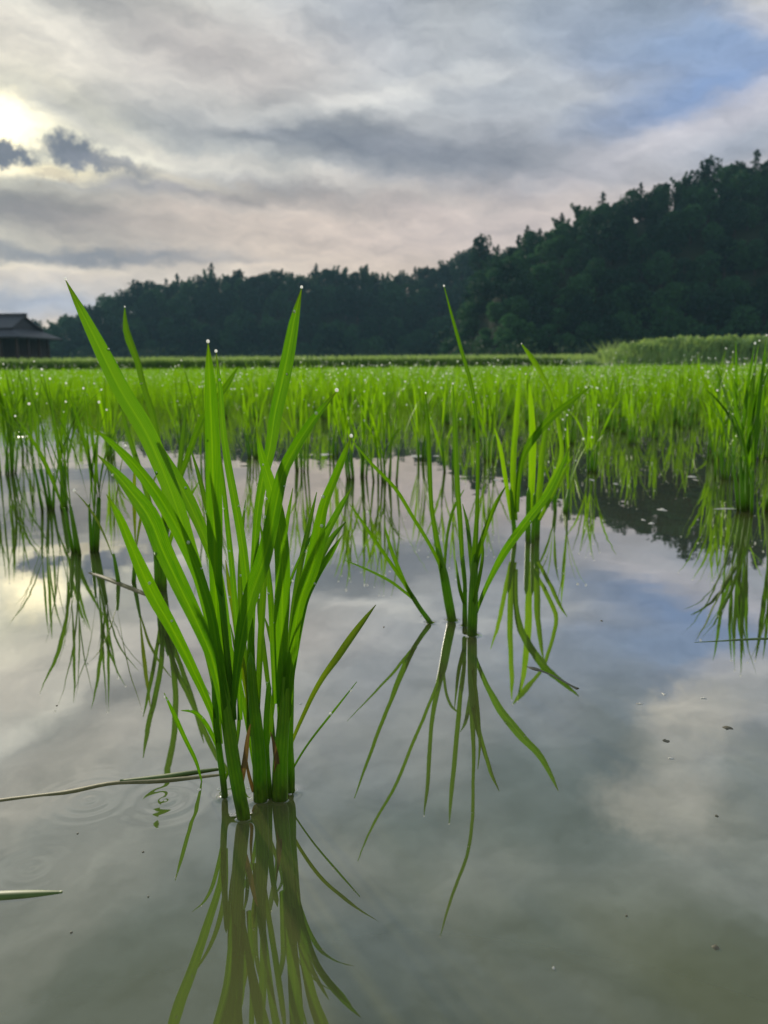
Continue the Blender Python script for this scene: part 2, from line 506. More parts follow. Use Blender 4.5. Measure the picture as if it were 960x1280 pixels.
# brilliant core where the sun burns through, then the small dark clouds in front of it
dd = nt.vmath('LENGTH', nt.vmath('SUBTRACT', PC, (*azel(-6, 160), 0)), out='Value')
col = nt.mix(1.0, col, nt.mix(nt.maprange(dd, 0.0, 3.0, 1.0, 0.0, True), (0, 0, 0), (9, 7.0, 3.2)), 'ADD')
for q in ((92, 190, 34, 17, 8, (106, 112, 126), 0.95), (128, 203, 44, 9, 3, (122, 125, 136), 0.7), (8, 194, 34, 12, 0, (106, 112, 126), 0.97),
          (66, 218, 22, 6, 0, (160, 150, 138), 0.5), (160, 212, 34, 6, 4, (136, 137, 142), 0.5)):
    blob(*q, crisp=True)
MIRROR = [   # parts of the sky that stand above the frame and show only in the water
    (60, 840, 220, 40, -10, (205, 198, 188), 0.7), (90, 950, 260, 36, -22, (196, 192, 184), 0.7), (330, 800, 130, 40, 0, (196, 188, 184), 0.5),
    (640, 880, 120, 60, 0, (132, 142, 154), 0.7), (760, 840, 130, 40, 0, (140, 150, 166), 0.7), (560, 900, 60, 80, 0, (166, 168, 168), 0.5),
    (855, 905, 70, 40, -30, (208, 203, 193), 0.85), (915, 868, 60, 30, -40, (186, 186, 184), 0.6), (820, 935, 40, 26, 0, (196, 192, 184), 0.8), (880, 950, 100, 34, 0, (176, 178, 176), 0.7),
    (690, 1000, 120, 60, 10, (104, 120, 128), 0.8), (770, 960, 50, 90, 0, (108, 122, 132), 0.7), (850, 1015, 100, 40, 0, (190, 188, 182), 0.8), (900, 1090, 110, 40, 0, (164, 170, 170), 0.6),
    (540, 1060, 120, 50, 0, (118, 132, 136), 0.7), (600, 1100, 90, 40, 0, (176, 182, 180), 0.6), (700, 1160, 120, 40, 0, (110, 124, 128), 0.7), (800, 1180, 90, 60, 0, (160, 168, 164), 0.6),
    (100, 1060, 160, 30, -10, (176, 178, 176), 0.6), (60, 1160, 150, 50, -20, (178, 180, 176), 0.6), (180, 1200, 120, 50, -10, (120, 132, 136), 0.7), (400, 1090, 90, 50, 0, (172, 176, 174), 0.6), (920, 1240, 160, 60, 0, (84, 98, 92), 0.75), (940, 1000, 40, 60, 0, (120, 132, 136), 0.6),
]
for q in MIRROR:
    blob(*q, mirror=True, soft=0.3, crisp=q[0] > 740 and q[5][0] > 175 and q[1] > 880)
# fine streaks and mottling over the whole cloud layer
fine = nt.noise(nt.vmath('MULTIPLY', PW, (0.35, 1.0, 1.0)), 0.55, 5, 0.6)
col = nt.mix(1.0, col, nt.ramp(fine, [(0.25, (0.74, 0.75, 0.77)), (0.75, (1.22, 1.20, 1.17))]), 'MULTIPLY')
Pd = nt.new('ShaderNodeMapping')
nt.put(Pd.inputs[0], PW)
Pd.inputs['Rotation'].default_value = (0, 0, R(22))
fine2 = nt.noise(nt.vmath('MULTIPLY', Pd.outputs[0], (0.22, 1.0, 1.0)), 0.8, 6, 0.62)
col = nt.mix(1.0, col, nt.ramp(fine2, [(0.3, (0.90, 0.90, 0.91)), (0.7, (1.09, 1.09, 1.07))]), 'MULTIPLY')
nt.put(bg.inputs['Color'], col)
nt.put(wout.inputs[0], bg.outputs[0])

sun_d = bpy.data.lights.new("sun", 'SUN')
sun_d.energy = 3.6
sun_d.angle = R(2.0)
sun_d.color = (1.0, 0.90, 0.72)
sun = bpy.data.objects.new("sun", sun_d)
COL.objects.link(sun)
sd = Vector((math.sin(R(SUN_AZ)) * math.cos(R(SUN_EL)), math.cos(R(SUN_AZ)) * math.cos(R(SUN_EL)), math.sin(R(SUN_EL))))
sun.rotation_euler = sd.to_track_quat('Z', 'Y').to_euler()
sun.location = sd * 50

# ------------------------------------------------------------------ ground, water, levee, hills
def quad_sheet(name, x0, x1, y0, y1, z, mat, kind='structure', nx=1, ny=1):
    mb = MB()
    vs = [(x0 + (x1 - x0) * i / nx, y0 + (y1 - y0) * j / ny, z) for j in range(ny + 1) for i in range(nx + 1)]
    fs = [(j * (nx + 1) + i, j * (nx + 1) + i + 1, (j + 1) * (nx + 1) + i + 1, (j + 1) * (nx + 1) + i) for j in range(ny) for i in range(nx)]
    mb.add(vs, fs)
    return tag(mb.build(name, mat), kind=kind)

FIELD_END = 26.0
quad_sheet('ground', -1500, 1500, -40, 3000, -0.22, M['grass_soil'])
tag(quad_sheet('paddy_water', -45, 45, -6, FIELD_END + 0.4, 0.0, M['water']), 'still murky water of the flooded rice paddy', 'water')

def profile_strip(name, prof, x0, x1, n, mat, wob=0.05, seed=1):
    """a long bank: prof = (y, z) outline, run along x with a wavering crest"""
    r = random.Random(seed)
    mb = MB()
    vs = []
    for i in range(n + 1):
        x = x0 + (x1 - x0) * i / n
        for (y, z) in prof:
            vs.append((x, y + r.uniform(-wob, wob) * 2, z + (r.uniform(-wob, wob) if z > 0 else 0)))
    k = len(prof)
    fs = [(i * k + j, (i + 1) * k + j, (i + 1) * k + j + 1, i * k + j + 1) for i in range(n) for j in range(k - 1)]
    mb.add(vs, fs)
    return tag(mb.build(name, mat), kind='structure')

profile_strip('levee', [(FIELD_END, -0.3), (FIELD_END + 0.25, 0.2), (FIELD_END + 0.7, 0.3), (FIELD_END + 1.4, 0.3), (FIELD_END + 2.0, -0.3)], -60, 60, 160, M['grass_soil'])
profile_strip('raised_path', [(46, -0.3), (48.5, 0.5), (50, 0.55), (52, 0.55), (55, -0.3)], -90, 90, 120, M['grass_soil'], 0.06, 2)

def hill(name, ridge, foot, top_back, mat, seed):
    """ridge: list of (x, y, z) along the crest; foot: list of (x, y) in front; a smooth slope between, falling away behind"""
    mb = MB()
    n = len(ridge)
    rows = []
    r = random.Random(seed)
    for i in range(n):
        rx, ry, rz = ridge[i]
        fx, fy = foot[i]
        row = []
        for j in range(9):
            t = j / 8
            s = math.sin(t * math.pi / 2) ** 1.15
            row.append((fx + (rx - fx) * t, fy + (ry - fy) * t, -0.3 + (rz + 0.3) * s + (r.uniform(-0.3, 0.3) if 0 < j < 8 else 0)))
        row.append((rx, ry + 40, rz * 0.9))
        row.append((rx, ry + top_back, -0.3))
        rows.append(row)
    k = len(rows[0])
    vs = [p for row in rows for p in row]
    fs = [(i * k + j, (i + 1) * k + j, (i + 1) * k + j + 1, i * k + j + 1) for i in range(n - 1) for j in range(k - 1)]
    mb.add(vs, fs)
    return tag(mb.build(name, mat), kind='structure')

# crest outlines of the two wooded hills (treetop line in the photograph, less the trees' height)
L_LINE = [(-260, 470), (-120, 452), (0, 428), (60, 412), (100, 396), (150, 370), (205, 353), (262, 343), (320, 341), (420, 336), (480, 341), (515, 338), (540, 332), (565, 321), (592, 312), (620, 312), (720, 350), (820, 365), (900, 380)]
R_LINE = [(540, 452), (565, 420), (590, 350), (612, 322), (640, 304), (680, 284), (740, 258), (800, 240), (860, 220), (920, 206), (960, 196), (1040, 176), (1150, 150), (1280, 150), (1450, 190)]
YL, YR = 190.0, 118.0
TL, TR = 5.2, 4.0
def crest(line, Y, t):
    out = []
    for (x, y) in line:
        p = at(x, y, Y)
        out.append((p.x, p.y, max(p.z - t, -0.2)))
    return out
cl_l, cl_r = crest(L_LINE, YL, TL), crest(R_LINE, YR, TR)
ft_l = [(p[0] * 0.93, YL - 42) for p in cl_l]
ft_r = []
for i, p in enumerate(cl_r):
    ft_r.append((p[0] * 0.70 + 1.5, 80 + (4 if i > 3 else (3 - i) * 6)))
hill('hill', cl_l, ft_l, 120, M['forest_floor'], 3)
hill('hill', cl_r, ft_r, 120, M['forest_floor'], 4)

def interp(line, x):
    for a, b in zip(line[:-1], line[1:]):
        if a[0] <= x <= b[0]:
            u = (x - a[0]) / (b[0] - a[0])
            return tuple(a[k] + (b[k] - a[k]) * u for k in range(len(a)))
    return line[0] if x < line[0][0] else line[-1]

def hill_point(cr, ft, x01, t):
    """point on the slope: x01 runs along the crest list, t from foot (0) to crest (1)"""
    i = min(int(x01), len(cr) - 2)
    u = x01 - i
    rx, ry, rz = (cr[i][k] + (cr[i + 1][k] - cr[i][k]) * u for k in range(3))
    fx, fy = (ft[i][k] + (ft[i + 1][k] - ft[i][k]) * u for k in range(2))
    s = math.sin(t * math.pi / 2) ** 1.15
    return Vector((fx + (rx - fx) * t, fy + (ry - fy) * t, -0.3 + (rz + 0.3) * s))

# ------------------------------------------------------------------ trees
def crown_faces(mb, r, lobes, n, size, droop=0.0):
    """leaf sprays scattered through the lobes' volume, denser towards their outside"""
    for _ in range(n):
        (cx, cy, cz, rx, ry, rz) = r.choice(lobes)
        while True:
            d = Vector((r.gauss(0, 1), r.gauss(0, 1), r.gauss(0, 1)))
            if d.length > 0.1:
                break
        d.normalize()
        q = r.uniform(0.45, 1.08) ** 0.6
        p = Vector((cx + d.x * rx * q, cy + d.y * ry * q, cz + d.z * rz * q))
        a = Vector((r.gauss(0, 1), r.gauss(0, 1), r.gauss(0, 0.7) - droop)).normalized()
        b = a.cross(Vector((r.gauss(0, 1), r.gauss(0, 1), r.gauss(0, 1))) + d * 0.8).normalized()
        s = size * r.uniform(0.55, 1.3)
        c = a.cross(b) * s * 0.25
        mb.add([p - a * s, p - b * s * 0.55 + c, p + a * s, p + b * s * 0.5 + c], [(0, 1, 2), (0, 2, 3)])

def make_tree(kind, seed, mat, tall, wide):
    r = random.Random(seed)
    root = empty({'round': 'broadleaf_tree', 'spire': 'cedar_tree', 'bamboo': 'bamboo_clump'}[kind])
    tk, cw = MB(), MB()
    if kind == 'round':
        tk.tube([(0, 0, -0.6), (0.05, 0, tall * 0.3), (-0.1, 0.1, tall * 0.6), (0, 0, tall * 0.85)], [0.26, 0.2, 0.12, 0.04], 6)
        lobes = []
        for i in range(9):
            w = r.uniform(0, 6.28)
            q = r.uniform(0.15, 0.62) * wide / 2
            z = tall * r.uniform(0.3, 0.85)
            s = wide * r.uniform(0.2, 0.32) * (1.15 - abs(z / tall - 0.55))
            lobes.append((q * math.cos(w), q * math.sin(w), z, s, s, s * r.uniform(0.7, 1.0)))
            tk.tube([(0, 0, z * 0.55), (q * 0.5 * math.cos(w), q * 0.5 * math.sin(w), z * 0.8), (q * math.cos(w), q * math.sin(w), z)], [0.09, 0.06, 0.02], 5)
        lobes.append((0, 0, tall * 0.86, wide * 0.2, wide * 0.2, tall * 0.12))
        crown_faces(cw, r, lobes, 950, wide * 0.065)
    elif kind == 'spire':
        tk.tube([(0, 0, -0.6), (0.02, 0, tall * 0.5), (0, 0, tall * 0.98)], [0.22, 0.14, 0.02], 6)
        for i in range(22):
            z = tall * (0.16 + 0.8 * i / 21)
            reach = wide * 0.5 * (1.05 - z / tall) ** 0.75 * r.uniform(0.75, 1.2)
            w = i * 2.4 + r.uniform(-0.4, 0.4)
            lobes = []
            for q in (0.35, 0.7, 1.0):
                lobes.append((reach * q * math.cos(w), reach * q * math.sin(w), z - reach * q * 0.18, reach * 0.35 + 0.1, reach * 0.35 + 0.1, 0.3))
            tk.tube([(0, 0, z), (reach * math.cos(w) * 0.95, reach * math.sin(w) * 0.95, z - reach * 0.15)], [0.05, 0.015], 5)
            crown_faces(cw, r, lobes, 26, wide * 0.065, droop=0.2)
        crown_faces(cw, r, [(0, 0, tall * 0.97, 0.15, 0.15, 0.35)], 20, wide * 0.045)
    else:   # feathery bamboo: several arching culms carrying sprays
        for i in range(8):
            w = r.uniform(0, 6.28)
            b0 = Vector((r.uniform(-0.5, 0.5), r.uniform(-0.5, 0.5), -0.5))
            hh = tall * r.uniform(0.75, 1.05)
            ln = wide * r.uniform(0.18, 0.5)
            pts = [b0 + Vector((math.cos(w) * ln * t ** 2.2, math.sin(w) * ln * t ** 2.2, hh * (t - 0.12 * t ** 3))) for t in (0, 0.3, 0.6, 0.85, 1.0)]
            tk.tube(pts, [0.07, 0.06, 0.045, 0.03, 0.01], 5)
            for t in np.linspace(0.18, 1.0, 12):
                i0 = min(int(t * 4), 3)
                p = b0 + Vector((math.cos(w) * ln * t ** 2.2, math.sin(w) * ln * t ** 2.2, hh * (t - 0.12 * t ** 3)))
                s = wide * 0.16 * (1.25 - t * 0.85)
                crown_faces(cw, r, [(p.x, p.y, p.z, s, s, s * 0.8)], 15, wide * 0.062, droop=0.5)
    tk.build('trunk', M['bark'], root)
    cw.build('crown', mat, root, smooth=False)
    return root

def copy_tree(o, parent=None):
    c = o.copy()
    COL.objects.link(c)
    c.parent = parent
    for ch in list(o.children):
        copy_tree(ch, c)
    return c

def put(o, loc, s=1.0, rz=0.0, label=None, cat=None, group=None):
    o.location = loc
    o.scale = (s, s, s)
    o.rotation_euler = (0, 0, rz)
    tag(o, label, cat, group)
    return o

class Stock:
    """hands out the prototype itself the first time, copies of it afterwards"""
    def __init__(s, protos):
        s.p, s.used = protos, set()
    def get(s, i):
        o = s.p[i % len(s.p)]
        if o.name in s.used:
            return copy_tree(o)
        s.used.add(o.name)
        return o

t_round_d = Stock([make_tree('round', 20 + i, M['crown_dark'], 7.0, 6.0) for i in range(3)])
t_round_m = Stock([make_tree('round', 30 + i, M['crown_mid'], 6.0, 5.6) for i in range(3)])
t_spire = Stock([make_tree('spire', 40 + i, M['crown_dark'], 7.5, 3.6) for i in range(3)])
t_round_l = Stock([make_tree('round', 70 + i, M['crown_light'], 5.5, 5.2) for i in range(3)])
t_bamboo = Stock([make_tree('bamboo', 50 + i, M['crown_mid'], 7.5, 4.2) for i in range(4)])
r = random.Random(5)
UP = (0, 0, 1)
def world_to_px(p):
    v = ROT.transposed() @ (Vector(p) - CAM)
    return 480 + FPX * v.x / -v.z, 640 - FPX * v.y / -v.z
n_tree = [0]
def plant_hill(cr, ft, line, x_lo, x_hi, names, step, rows, grp, sc0):
    for j, t in enumerate(rows):
        x = x_lo + r.uniform(0, step)
        while x < x_hi:
            xi = 0
            for k2 in range(len(line) - 1):
                if line[k2][0] <= x <= line[k2 + 1][0]:
                    xi = k2 + (x - line[k2][0]) / (line[k2 + 1][0] - line[k2][0])
            p = hill_point(cr, ft, xi, min(max(t + r.uniform(-0.05, 0.05), 0.0), 1.0))
            px, py = world_to_px(p + Vector((0, 0, 4)))
            if -40 < px < 1000:
                top = t > 0.93
                kind = r.choice(names[0] if top else names[1] if t > 0.35 else names[2])
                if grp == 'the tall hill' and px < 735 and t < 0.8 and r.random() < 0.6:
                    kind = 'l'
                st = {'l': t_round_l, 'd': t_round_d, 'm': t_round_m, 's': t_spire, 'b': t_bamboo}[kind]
                lab, cat = {
                    'l': ('lighter green leafy tree at the lower end of %s', 'tree'), 'd': ('dark round-headed tree in the woods on %s', 'tree'), 'm': ('mid green bushy tree in the woods on %s', 'tree'),
                    's': ('narrow pointed conifer in the woods on %s', 'conifer'), 'b': ('feathery bamboo clump in the woods on %s', 'bamboo')}[kind]
                nm = {'l': 'lighter green trees on %s', 'd': 'dark round trees on %s', 'm': 'mid green trees on %s', 's': 'pointed conifers on %s', 'b': 'bamboo clumps on %s'}[kind]
                s = (sc0 + r.uniform(-1.1, 1.4)) / 7.2 if top else sc0 / 6.0 * r.uniform(0.75, 1.2)
                put(st.get(r.randrange(9)), p - Vector((0, 0, 0.3)), s, r.uniform(0, 6.28), lab % grp, cat, nm % grp)
                n_tree[0] += 1
            x += step * r.uniform(0.7, 1.3)
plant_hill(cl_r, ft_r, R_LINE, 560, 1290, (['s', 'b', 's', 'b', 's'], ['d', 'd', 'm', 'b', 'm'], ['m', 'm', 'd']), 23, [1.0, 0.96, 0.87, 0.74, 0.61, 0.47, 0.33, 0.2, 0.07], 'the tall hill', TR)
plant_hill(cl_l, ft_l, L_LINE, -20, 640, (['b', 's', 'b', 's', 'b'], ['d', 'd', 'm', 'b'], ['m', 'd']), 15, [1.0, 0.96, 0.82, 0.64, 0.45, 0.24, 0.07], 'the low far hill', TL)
# two trees that stand out of the skyline
p = at(600, 297, YR + 6)
put(t_round_d.get(1), (p.x, p.y, p.z - 5.4), 0.8, 0.7, 'dark round tree bulging out of the skyline where the two hills meet', 'tree')
p = at(264, 328, YL - 1)
put(t_spire.get(1), (p.x, p.y, p.z - 7.4), 0.98, 0.7, 'slender tree whose tip pokes up highest on the low far hill', 'conifer')
print('trees', n_tree[0])

# shrubs and undergrowth at the woods' foot
ug = MB()
for i in range(150):
    if i < 95:
        x = r.uniform(60, 640)
        p = at(x, 450, r.uniform(130, 150))
        z0, s = 0.0, r.uniform(1.2, 2.8)
    else:
        x = r.uniform(560, 1000)
        p = at(x, 450, r.uniform(70, 80))
        z0, s = 0.0, r.uniform(0.8, 1.8)
    crown_faces(ug, r, [(p.x, p.y, z0 + s * 0.5, s * 1.3, s, s)], 90, s * 0.17)
tag(ug.build('undergrowth', M['crown_low'], smooth=False), 'pale low undergrowth along the foot of the wooded hills', 'undergrowth', kind='stuff')

def make_shrub(seed, w, h):
    r2 = random.Random(seed)
    root = empty('shrub')
    st, fo = MB(), MB()
    lobes = []
    for i in range(22):
        x, y = r2.uniform(-0.5, 0.5) * w, r2.uniform(-0.35, 0.35) * w * 0.6
        z = h * r2.choice((0.25, 0.5, 0.74, 0.78, 0.8))
        lobes.append((x, y, z, w * 0.13, w * 0.13, h * 0.17))
        st.tube([(x * 0.3, y * 0.3, -0.3), (x * 0.7, y * 0.7, z * 0.5), (x, y, z)], [0.04, 0.03, 0.01], 5)
    st.build('stem', M['bark'], root)
    crown_faces(fo, r2, lobes, 1700, 0.11, droop=-0.9)
    fo.build('foliage', M['reed'], root, smooth=False)
    return root
shr = Stock([make_shrub(60 + i, 2.6, 1.8) for i in range(3)])
for i, x in enumerate((768, 800, 828, 858, 886, 915, 944, 972)):
    p = at(x, 450, 44.0 + r.uniform(-0.8, 0.8))
    put(shr.get(i), (p.x, p.y, 0.0), (0.66, 0.85, 0.98, 1.04, 0.97, 1.05, 0.96, 1.05)[i], r.uniform(-0.3, 0.3),
        'pale green bushy shrub in the hedge below the tall hill', 'shrub', 'shrubs in the pale hedge below the tall hill')

# grass on the two banks
def grass_mass(name, label, x0, x1, y0, y1, z, n, hmin, hmax, wd, mat, seed):
    g = np.random.default_rng(seed)
    mb = MB()
    X, Y = g.uniform(x0, x1, n), g.uniform(y0, y1, n)
    hh = g.uniform(hmin, hmax, n)
    a = g.uniform(0, 2 * math.pi, n)
    lx, ly = g.normal(0, 0.3, n) * hh, g.normal(0, 0.3, n) * hh
    wx, wy = np.cos(a) * wd, np.sin(a) * wd * 0.4
    zz = np.full(n, z)
    V = np.stack([np.stack([X - wx, Y - wy, zz], 1), np.stack([X + wx, Y + wy, zz], 1), np.stack([X + lx * 0.4 + wx * .7, Y + ly * 0.4 + wy * .7, zz + hh * .6], 1),
                  np.stack([X + lx * 0.4 - wx * .7, Y + ly * 0.4 - wy * .7, zz + hh * .6], 1), np.stack([X + lx, Y + ly, zz + hh], 1)], 1).reshape(-1, 3)
    for i in range(n):
        b = i * 5
        mb.f.append((b, b + 1, b + 2, b + 3))
        mb.f.append((b + 3, b + 2, b + 4))
        mb.mi += [0, 0]
        mb.uv += [(0.3, 0), (0.3, 1), (0.7, 1), (0.7, 0), (0.7, 0), (0.7, 1), (0.9, 0.5)]
    mb.v = [tuple(p) for p in V]
    return tag(mb.build(name, mat), label, 'grass', kind='stuff')
grass_mass('bank_grass', 'dark band of grass on the levee beyond the paddy', -24, 6, FIELD_END + 0.3, FIELD_END + 1.5, 0.18, 16000, 0.22, 0.42, 0.02, M['bank'], 1)
grass_mass('verge_grass', 'paler grass on the raised path behind the levee', -42, 24, 47, 52, 0.42, 16000, 0.3, 0.62, 0.04, M['reed'], 2)

grass_mass('reeds', 'tall pale grass growing up through and before the hedge of shrubs', 11.5, 24, 42.0, 43.4, -0.2, 1700, 0.9, 1.95, 0.028, M['reed'], 3)
# pale ledge at the far edge of the field
p = at(648, 448, 38.0)
mb = MB()
mb.box((0, 0, 0), (3.7, 0.3, 0.62))  # plain box for a low pale band of unknown kind
mb.box((-0.3, -0.02, 0.33), (0.5, 0.22, 0.10))
M['strip'] = plain('pale_grey', (0.22, 0.25, 0.28), (0.32, 0.35, 0.38), 3, 0.8, 0.2)
tag(mb.build('pale_strip', M['strip'], smooth=False, loc=(p.x, p.y, 0.26)), 'low pale grey ledge beyond the field, at the foot of the tall hill', 'strip')

# ------------------------------------------------------------------ farm shed
def shed():
    c = at(-22, 450, 62.0)
    root = empty('farm_shed', (c.x, c.y, 0.2))
    root.rotation_euler = (0, 0, R(-6))
    root.scale = (0.84, 0.84, 1.02)
    tag(root, 'dark open-sided farm shed with grey tiled hip roof at the field edge', 'shed')
    ex, ey = 5.9, 3.6                     # eaves half sizes
    zb, ze, zr = 0.0, 2.35, 3.95
    body = MB()
    body.box((0, 2.6, 1.2), (10.0, 0.12, 2.4))
    body.box((-2.2, -2.4, 1.2), (4.6, 0.1, 2.4))
    body.build('wall', M['wall'], root, smooth=False)
    for x in (-5.0, -2.4, 0.1, 1.9, 3.5, 5.0):
        p = MB()
        p.box((x, -2.7, 1.2), (0.2, 0.2, 2.4))
        p.build('post', M['wood'], root, smooth=False)
    for x in (5.0,):
        for y in (-0.9, 0.9, 2.5):
            p = MB()
            p.box((x, y, 1.2), (0.2, 0.2, 2.4))
            p.build('post', M['wood'], root, smooth=False)
    bm_ = MB()
    bm_.box((0, -2.7, 2.48), (10.4, 0.18, 0.16))
    bm_.box((5.0, 0, 2.48), (0.16, 5.2, 0.16))
    bm_.build('beam', M['wood'], root, smooth=False)
    pan = MB()
    pan.box((1.0, -2.62, 1.2), (1.5, 0.05, 2.1))
    pan.build('door_panel', M['wall'], root, smooth=False)
    # skirt roof below, gabled roof above it
    rf = MB()
    ix, iy, zi = 4.3, 2.3, 3.0
    def slab(q, th=0.12):
        n = (Vector(q[1]) - Vector(q[0])).cross(Vector(q[2]) - Vector(q[0])).normalized() * th
        vs = [Vector(p) for p in q] + [Vector(p) - n for p in q]
        k2 = len(q)
        rf.add(vs, [tuple(range(k2)), tuple(range(2 * k2 - 1, k2 - 1, -1))] + [(i, i + k2, (i + 1) % k2 + k2, (i + 1) % k2) for i in range(k2)])
    slab([(-ex, -ey, ze), (ex, -ey, ze), (ix, -iy, zi), (-ix, -iy, zi)])
    slab([(ex, -ey, ze), (ex, ey, ze), (ix, iy, zi), (ix, -iy, zi)])
    slab([(ex, ey, ze), (-ex, ey, ze), (-ix, iy, zi), (ix, iy, zi)])
    slab([(-ex, ey, ze), (-ex, -ey, ze), (-ix, -iy, zi), (-ix, iy, zi)])
    slab([(-ix - .35, -iy - .35, zi + .0), (ix + .35, -iy - .35, zi + .0), (ix + 0.1, 0, zr), (-ix - 0.1, 0, zr)])
    slab([(ix + .35, iy + .35, zi + .0), (-ix - .35, iy + .35, zi + .0), (-ix - 0.1, 0, zr), (ix + 0.1, 0, zr)])
    slab([(ix, -iy, zi), (ix, iy, zi), (ix - 0.05, 0, zr - 0.15)])
    slab([(-ix, iy, zi), (-ix, -iy, zi), (-ix + 0.05, 0, zr - 0.15)])
    ro = rf.build('roof', M['roof'], root, smooth=False)
    rd = MB()
    rd.box((0, 0, zr + 0.06), (2 * ix + 0.5, 0.34, 0.22))
    rd.build('ridge_cap', M['roof'], ro, smooth=False)
    return root
shed()

# ------------------------------------------------------------------ rice
def wd_for(pts, tilt):
    out = []
    k = len(pts)
    for i, p in enumerate(pts):
        t = (pts[min(i + 1, k - 1)] - pts[max(i - 1, 0)]).normalized()
        v = (p - CAM).normalized()
        w = t.cross(v)
        w = w.normalized() if w.length > 1e-5 else Vector((1, 0, 0))
        n = t.cross(w).normalized()
        tl = tilt[0] + (tilt[1] - tilt[0]) * i / (k - 1)
        out.append((w * math.cos(tl) + n * math.sin(tl)).normalized())
    return out

dew_me = None
def dew_mesh():
    global dew_me
    if dew_me is None:
        mb = MB()
        mb.ball((0, 0, 0), 1.0, 10, 7, 1.1)
        dew_me = mb.mesh('dew_drop', M['dew'])
    return dew_me
def dew(parent, loc, r0):
    o = bpy.data.objects.new('dew_drop', dew_mesh())
    COL.objects.link(o)
    o.parent = parent
    o.location = loc
    o.scale = (r0, r0, r0)
    return o

def traced_leaf(root, px, Y0, Y1, mat, rr, n=26, fold=0.3, drops=0, tip_drop=False, tilt=None, label=None, name='leaf'):
    """px: (x, y, width) from base to tip as read off the photograph; Y0, Y1: distance of base and tip"""
    S = spline(px, n)
    base = root.location
    pts, wid = [], []
    for i, (x, y, w) in enumerate(S):
        u = i / (n - 1)
        Y = Y0 + (Y1 - Y0) * (u ** 1.3)
        p = at(x, y, Y)
        pts.append(p)
        wid.append(max(w * 0.9, 0.8) / FPX * p.y * 0.5 / math.cos(R(PITCH)))
    ti = tilt if tilt else (R(rr.uniform(-35, 35)), R(rr.uniform(-45, 45)))
    wid = [w / max(math.cos(ti[0] + (ti[1] - ti[0]) * i / (n - 1)), 0.62) for i, w in enumerate(wid)]
    wd = wd_for(pts, ti)
    mb = MB()
    mb.blade([p - base for p in pts], wid, wd, fold, 4)
    o = mb.build(name, mat, root)
    if label:
        o['label'] = label
    if tip_drop:
        dew(o, pts[-1] - base + Vector((0, 0, 0.0006)), 0.0010)
    for _ in range(drops):
        i = rr.randrange(int(n * 0.45), n - 1)
        side = rr.choice((-1, 1)) * rr.uniform(0.2, 1.0)
        dew(o, pts[i] - base + wd[i] * wid[i] * side - ray(480, 640) * 0.0006, rr.uniform(0.0006, 0.0011))
    return o

def traced_culm(root, px, Y, mat, flat=0.7):
    S = spline(px, 12)
    base = root.location
    pts = [at(x, y, Y) - base for x, y, w in S]
    rad = [w / FPX * Y * 0.5 for x, y, w in S]
    pts.append(pts[-1] + (pts[-1] - pts[-2]).normalized() * rad[-1] * 3)
    rad.append(rad[-1] * 0.15)
    mb = MB()
    mb.tube(pts, rad, 10, flat=flat)
    return mb.build('culm', mat, root)

# --- the plant in front
rr = random.Random(21)
bp_ = on_water(320, 1000)
hero = empty('rice_plant', bp_)
tag(hero, 'big rice plant in sharp focus with broad upright blades, nearest of all', 'rice plant')
yb = lambda x, y: on_water(x, y).y
Yc = yb(325, 1000)
CULMS = [
    [(281, 996, 9), (279, 975, 9), (274, 938, 9), (270, 902, 9), (268, 850, 8), (266, 820, 5)],
    [(305, 1022, 19), (302, 1008, 19), (294, 965, 19), (287, 919, 18), (281, 875, 16), (274, 830, 12)],
    [(326, 1000, 20), (325, 980, 20), (324, 945, 19), (320, 905, 17), (316, 866, 14), (314, 830, 11)],
    [(337, 996, 10), (335, 975, 9), (333, 940, 8), (333, 900, 8), (336, 860, 7)],
    [(350, 999, 22), (350, 980, 22), (351, 945, 20), (354, 905, 17), (356, 862, 16), (357, 826, 13)],
    [(364, 990, 10), (364, 965, 10), (362, 930, 10), (363, 890, 9), (364, 850, 8)],
]
CY = []
for c in CULMS:
    y0 = yb(c[0][0], c[0][1])
    CY.append(y0)
    px = [(c[0][0] + 0.15 * (c[0][0] - c[1][0]), c[0][1] + 12, c[0][2])] + c
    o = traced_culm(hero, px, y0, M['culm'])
L = lambda px, k, dY, mat='hero', drops=2, **kw: traced_leaf(hero, px, CY[k] if isinstance(k, int) else k, (CY[k] if isinstance(k, int) else k) + dY, M[mat], rr, drops=drops, **kw)
# tall outer left blade and its neighbours
L([(296, 960, 10), (288, 900, 13), (280, 850, 14), (268, 800, 15), (255, 745, 16), (238, 688, 18), (222, 637, 21), (203, 587, 24), (180, 536, 25), (152, 490, 23), (129, 444, 20), (101, 388, 11), (82, 350, 1)], 1, 0.03, drops=2, n=40, tilt=(0.1, 0.3), tip_drop=True, label='tallest blade with a browned tip, leaning left')
L([(292, 900, 8), (284, 800, 11), (272, 720, 13), (254, 668, 15), (232, 620, 18), (208, 578, 14), (180, 530, 4)], 1, 0.05, tilt=(0.5, 0.4))
L([(288, 920, 9), (276, 840, 12), (264, 768, 14), (246, 712, 17), (233, 682, 18), (212, 642, 18), (193, 612, 16), (170, 583, 14), (142, 555, 8), (110, 530, 1)], 1, -0.02, tilt=(-0.2, -0.5))
L([(285, 930, 9), (276, 872, 13), (266, 826, 16), (249, 784, 20), (224, 732, 24), (204, 690, 25), (187, 648, 26), (163, 614, 18), (142, 589, 10), (121, 568, 1)], 1, -0.05, tilt=(0.2, 0.5), drops=2)
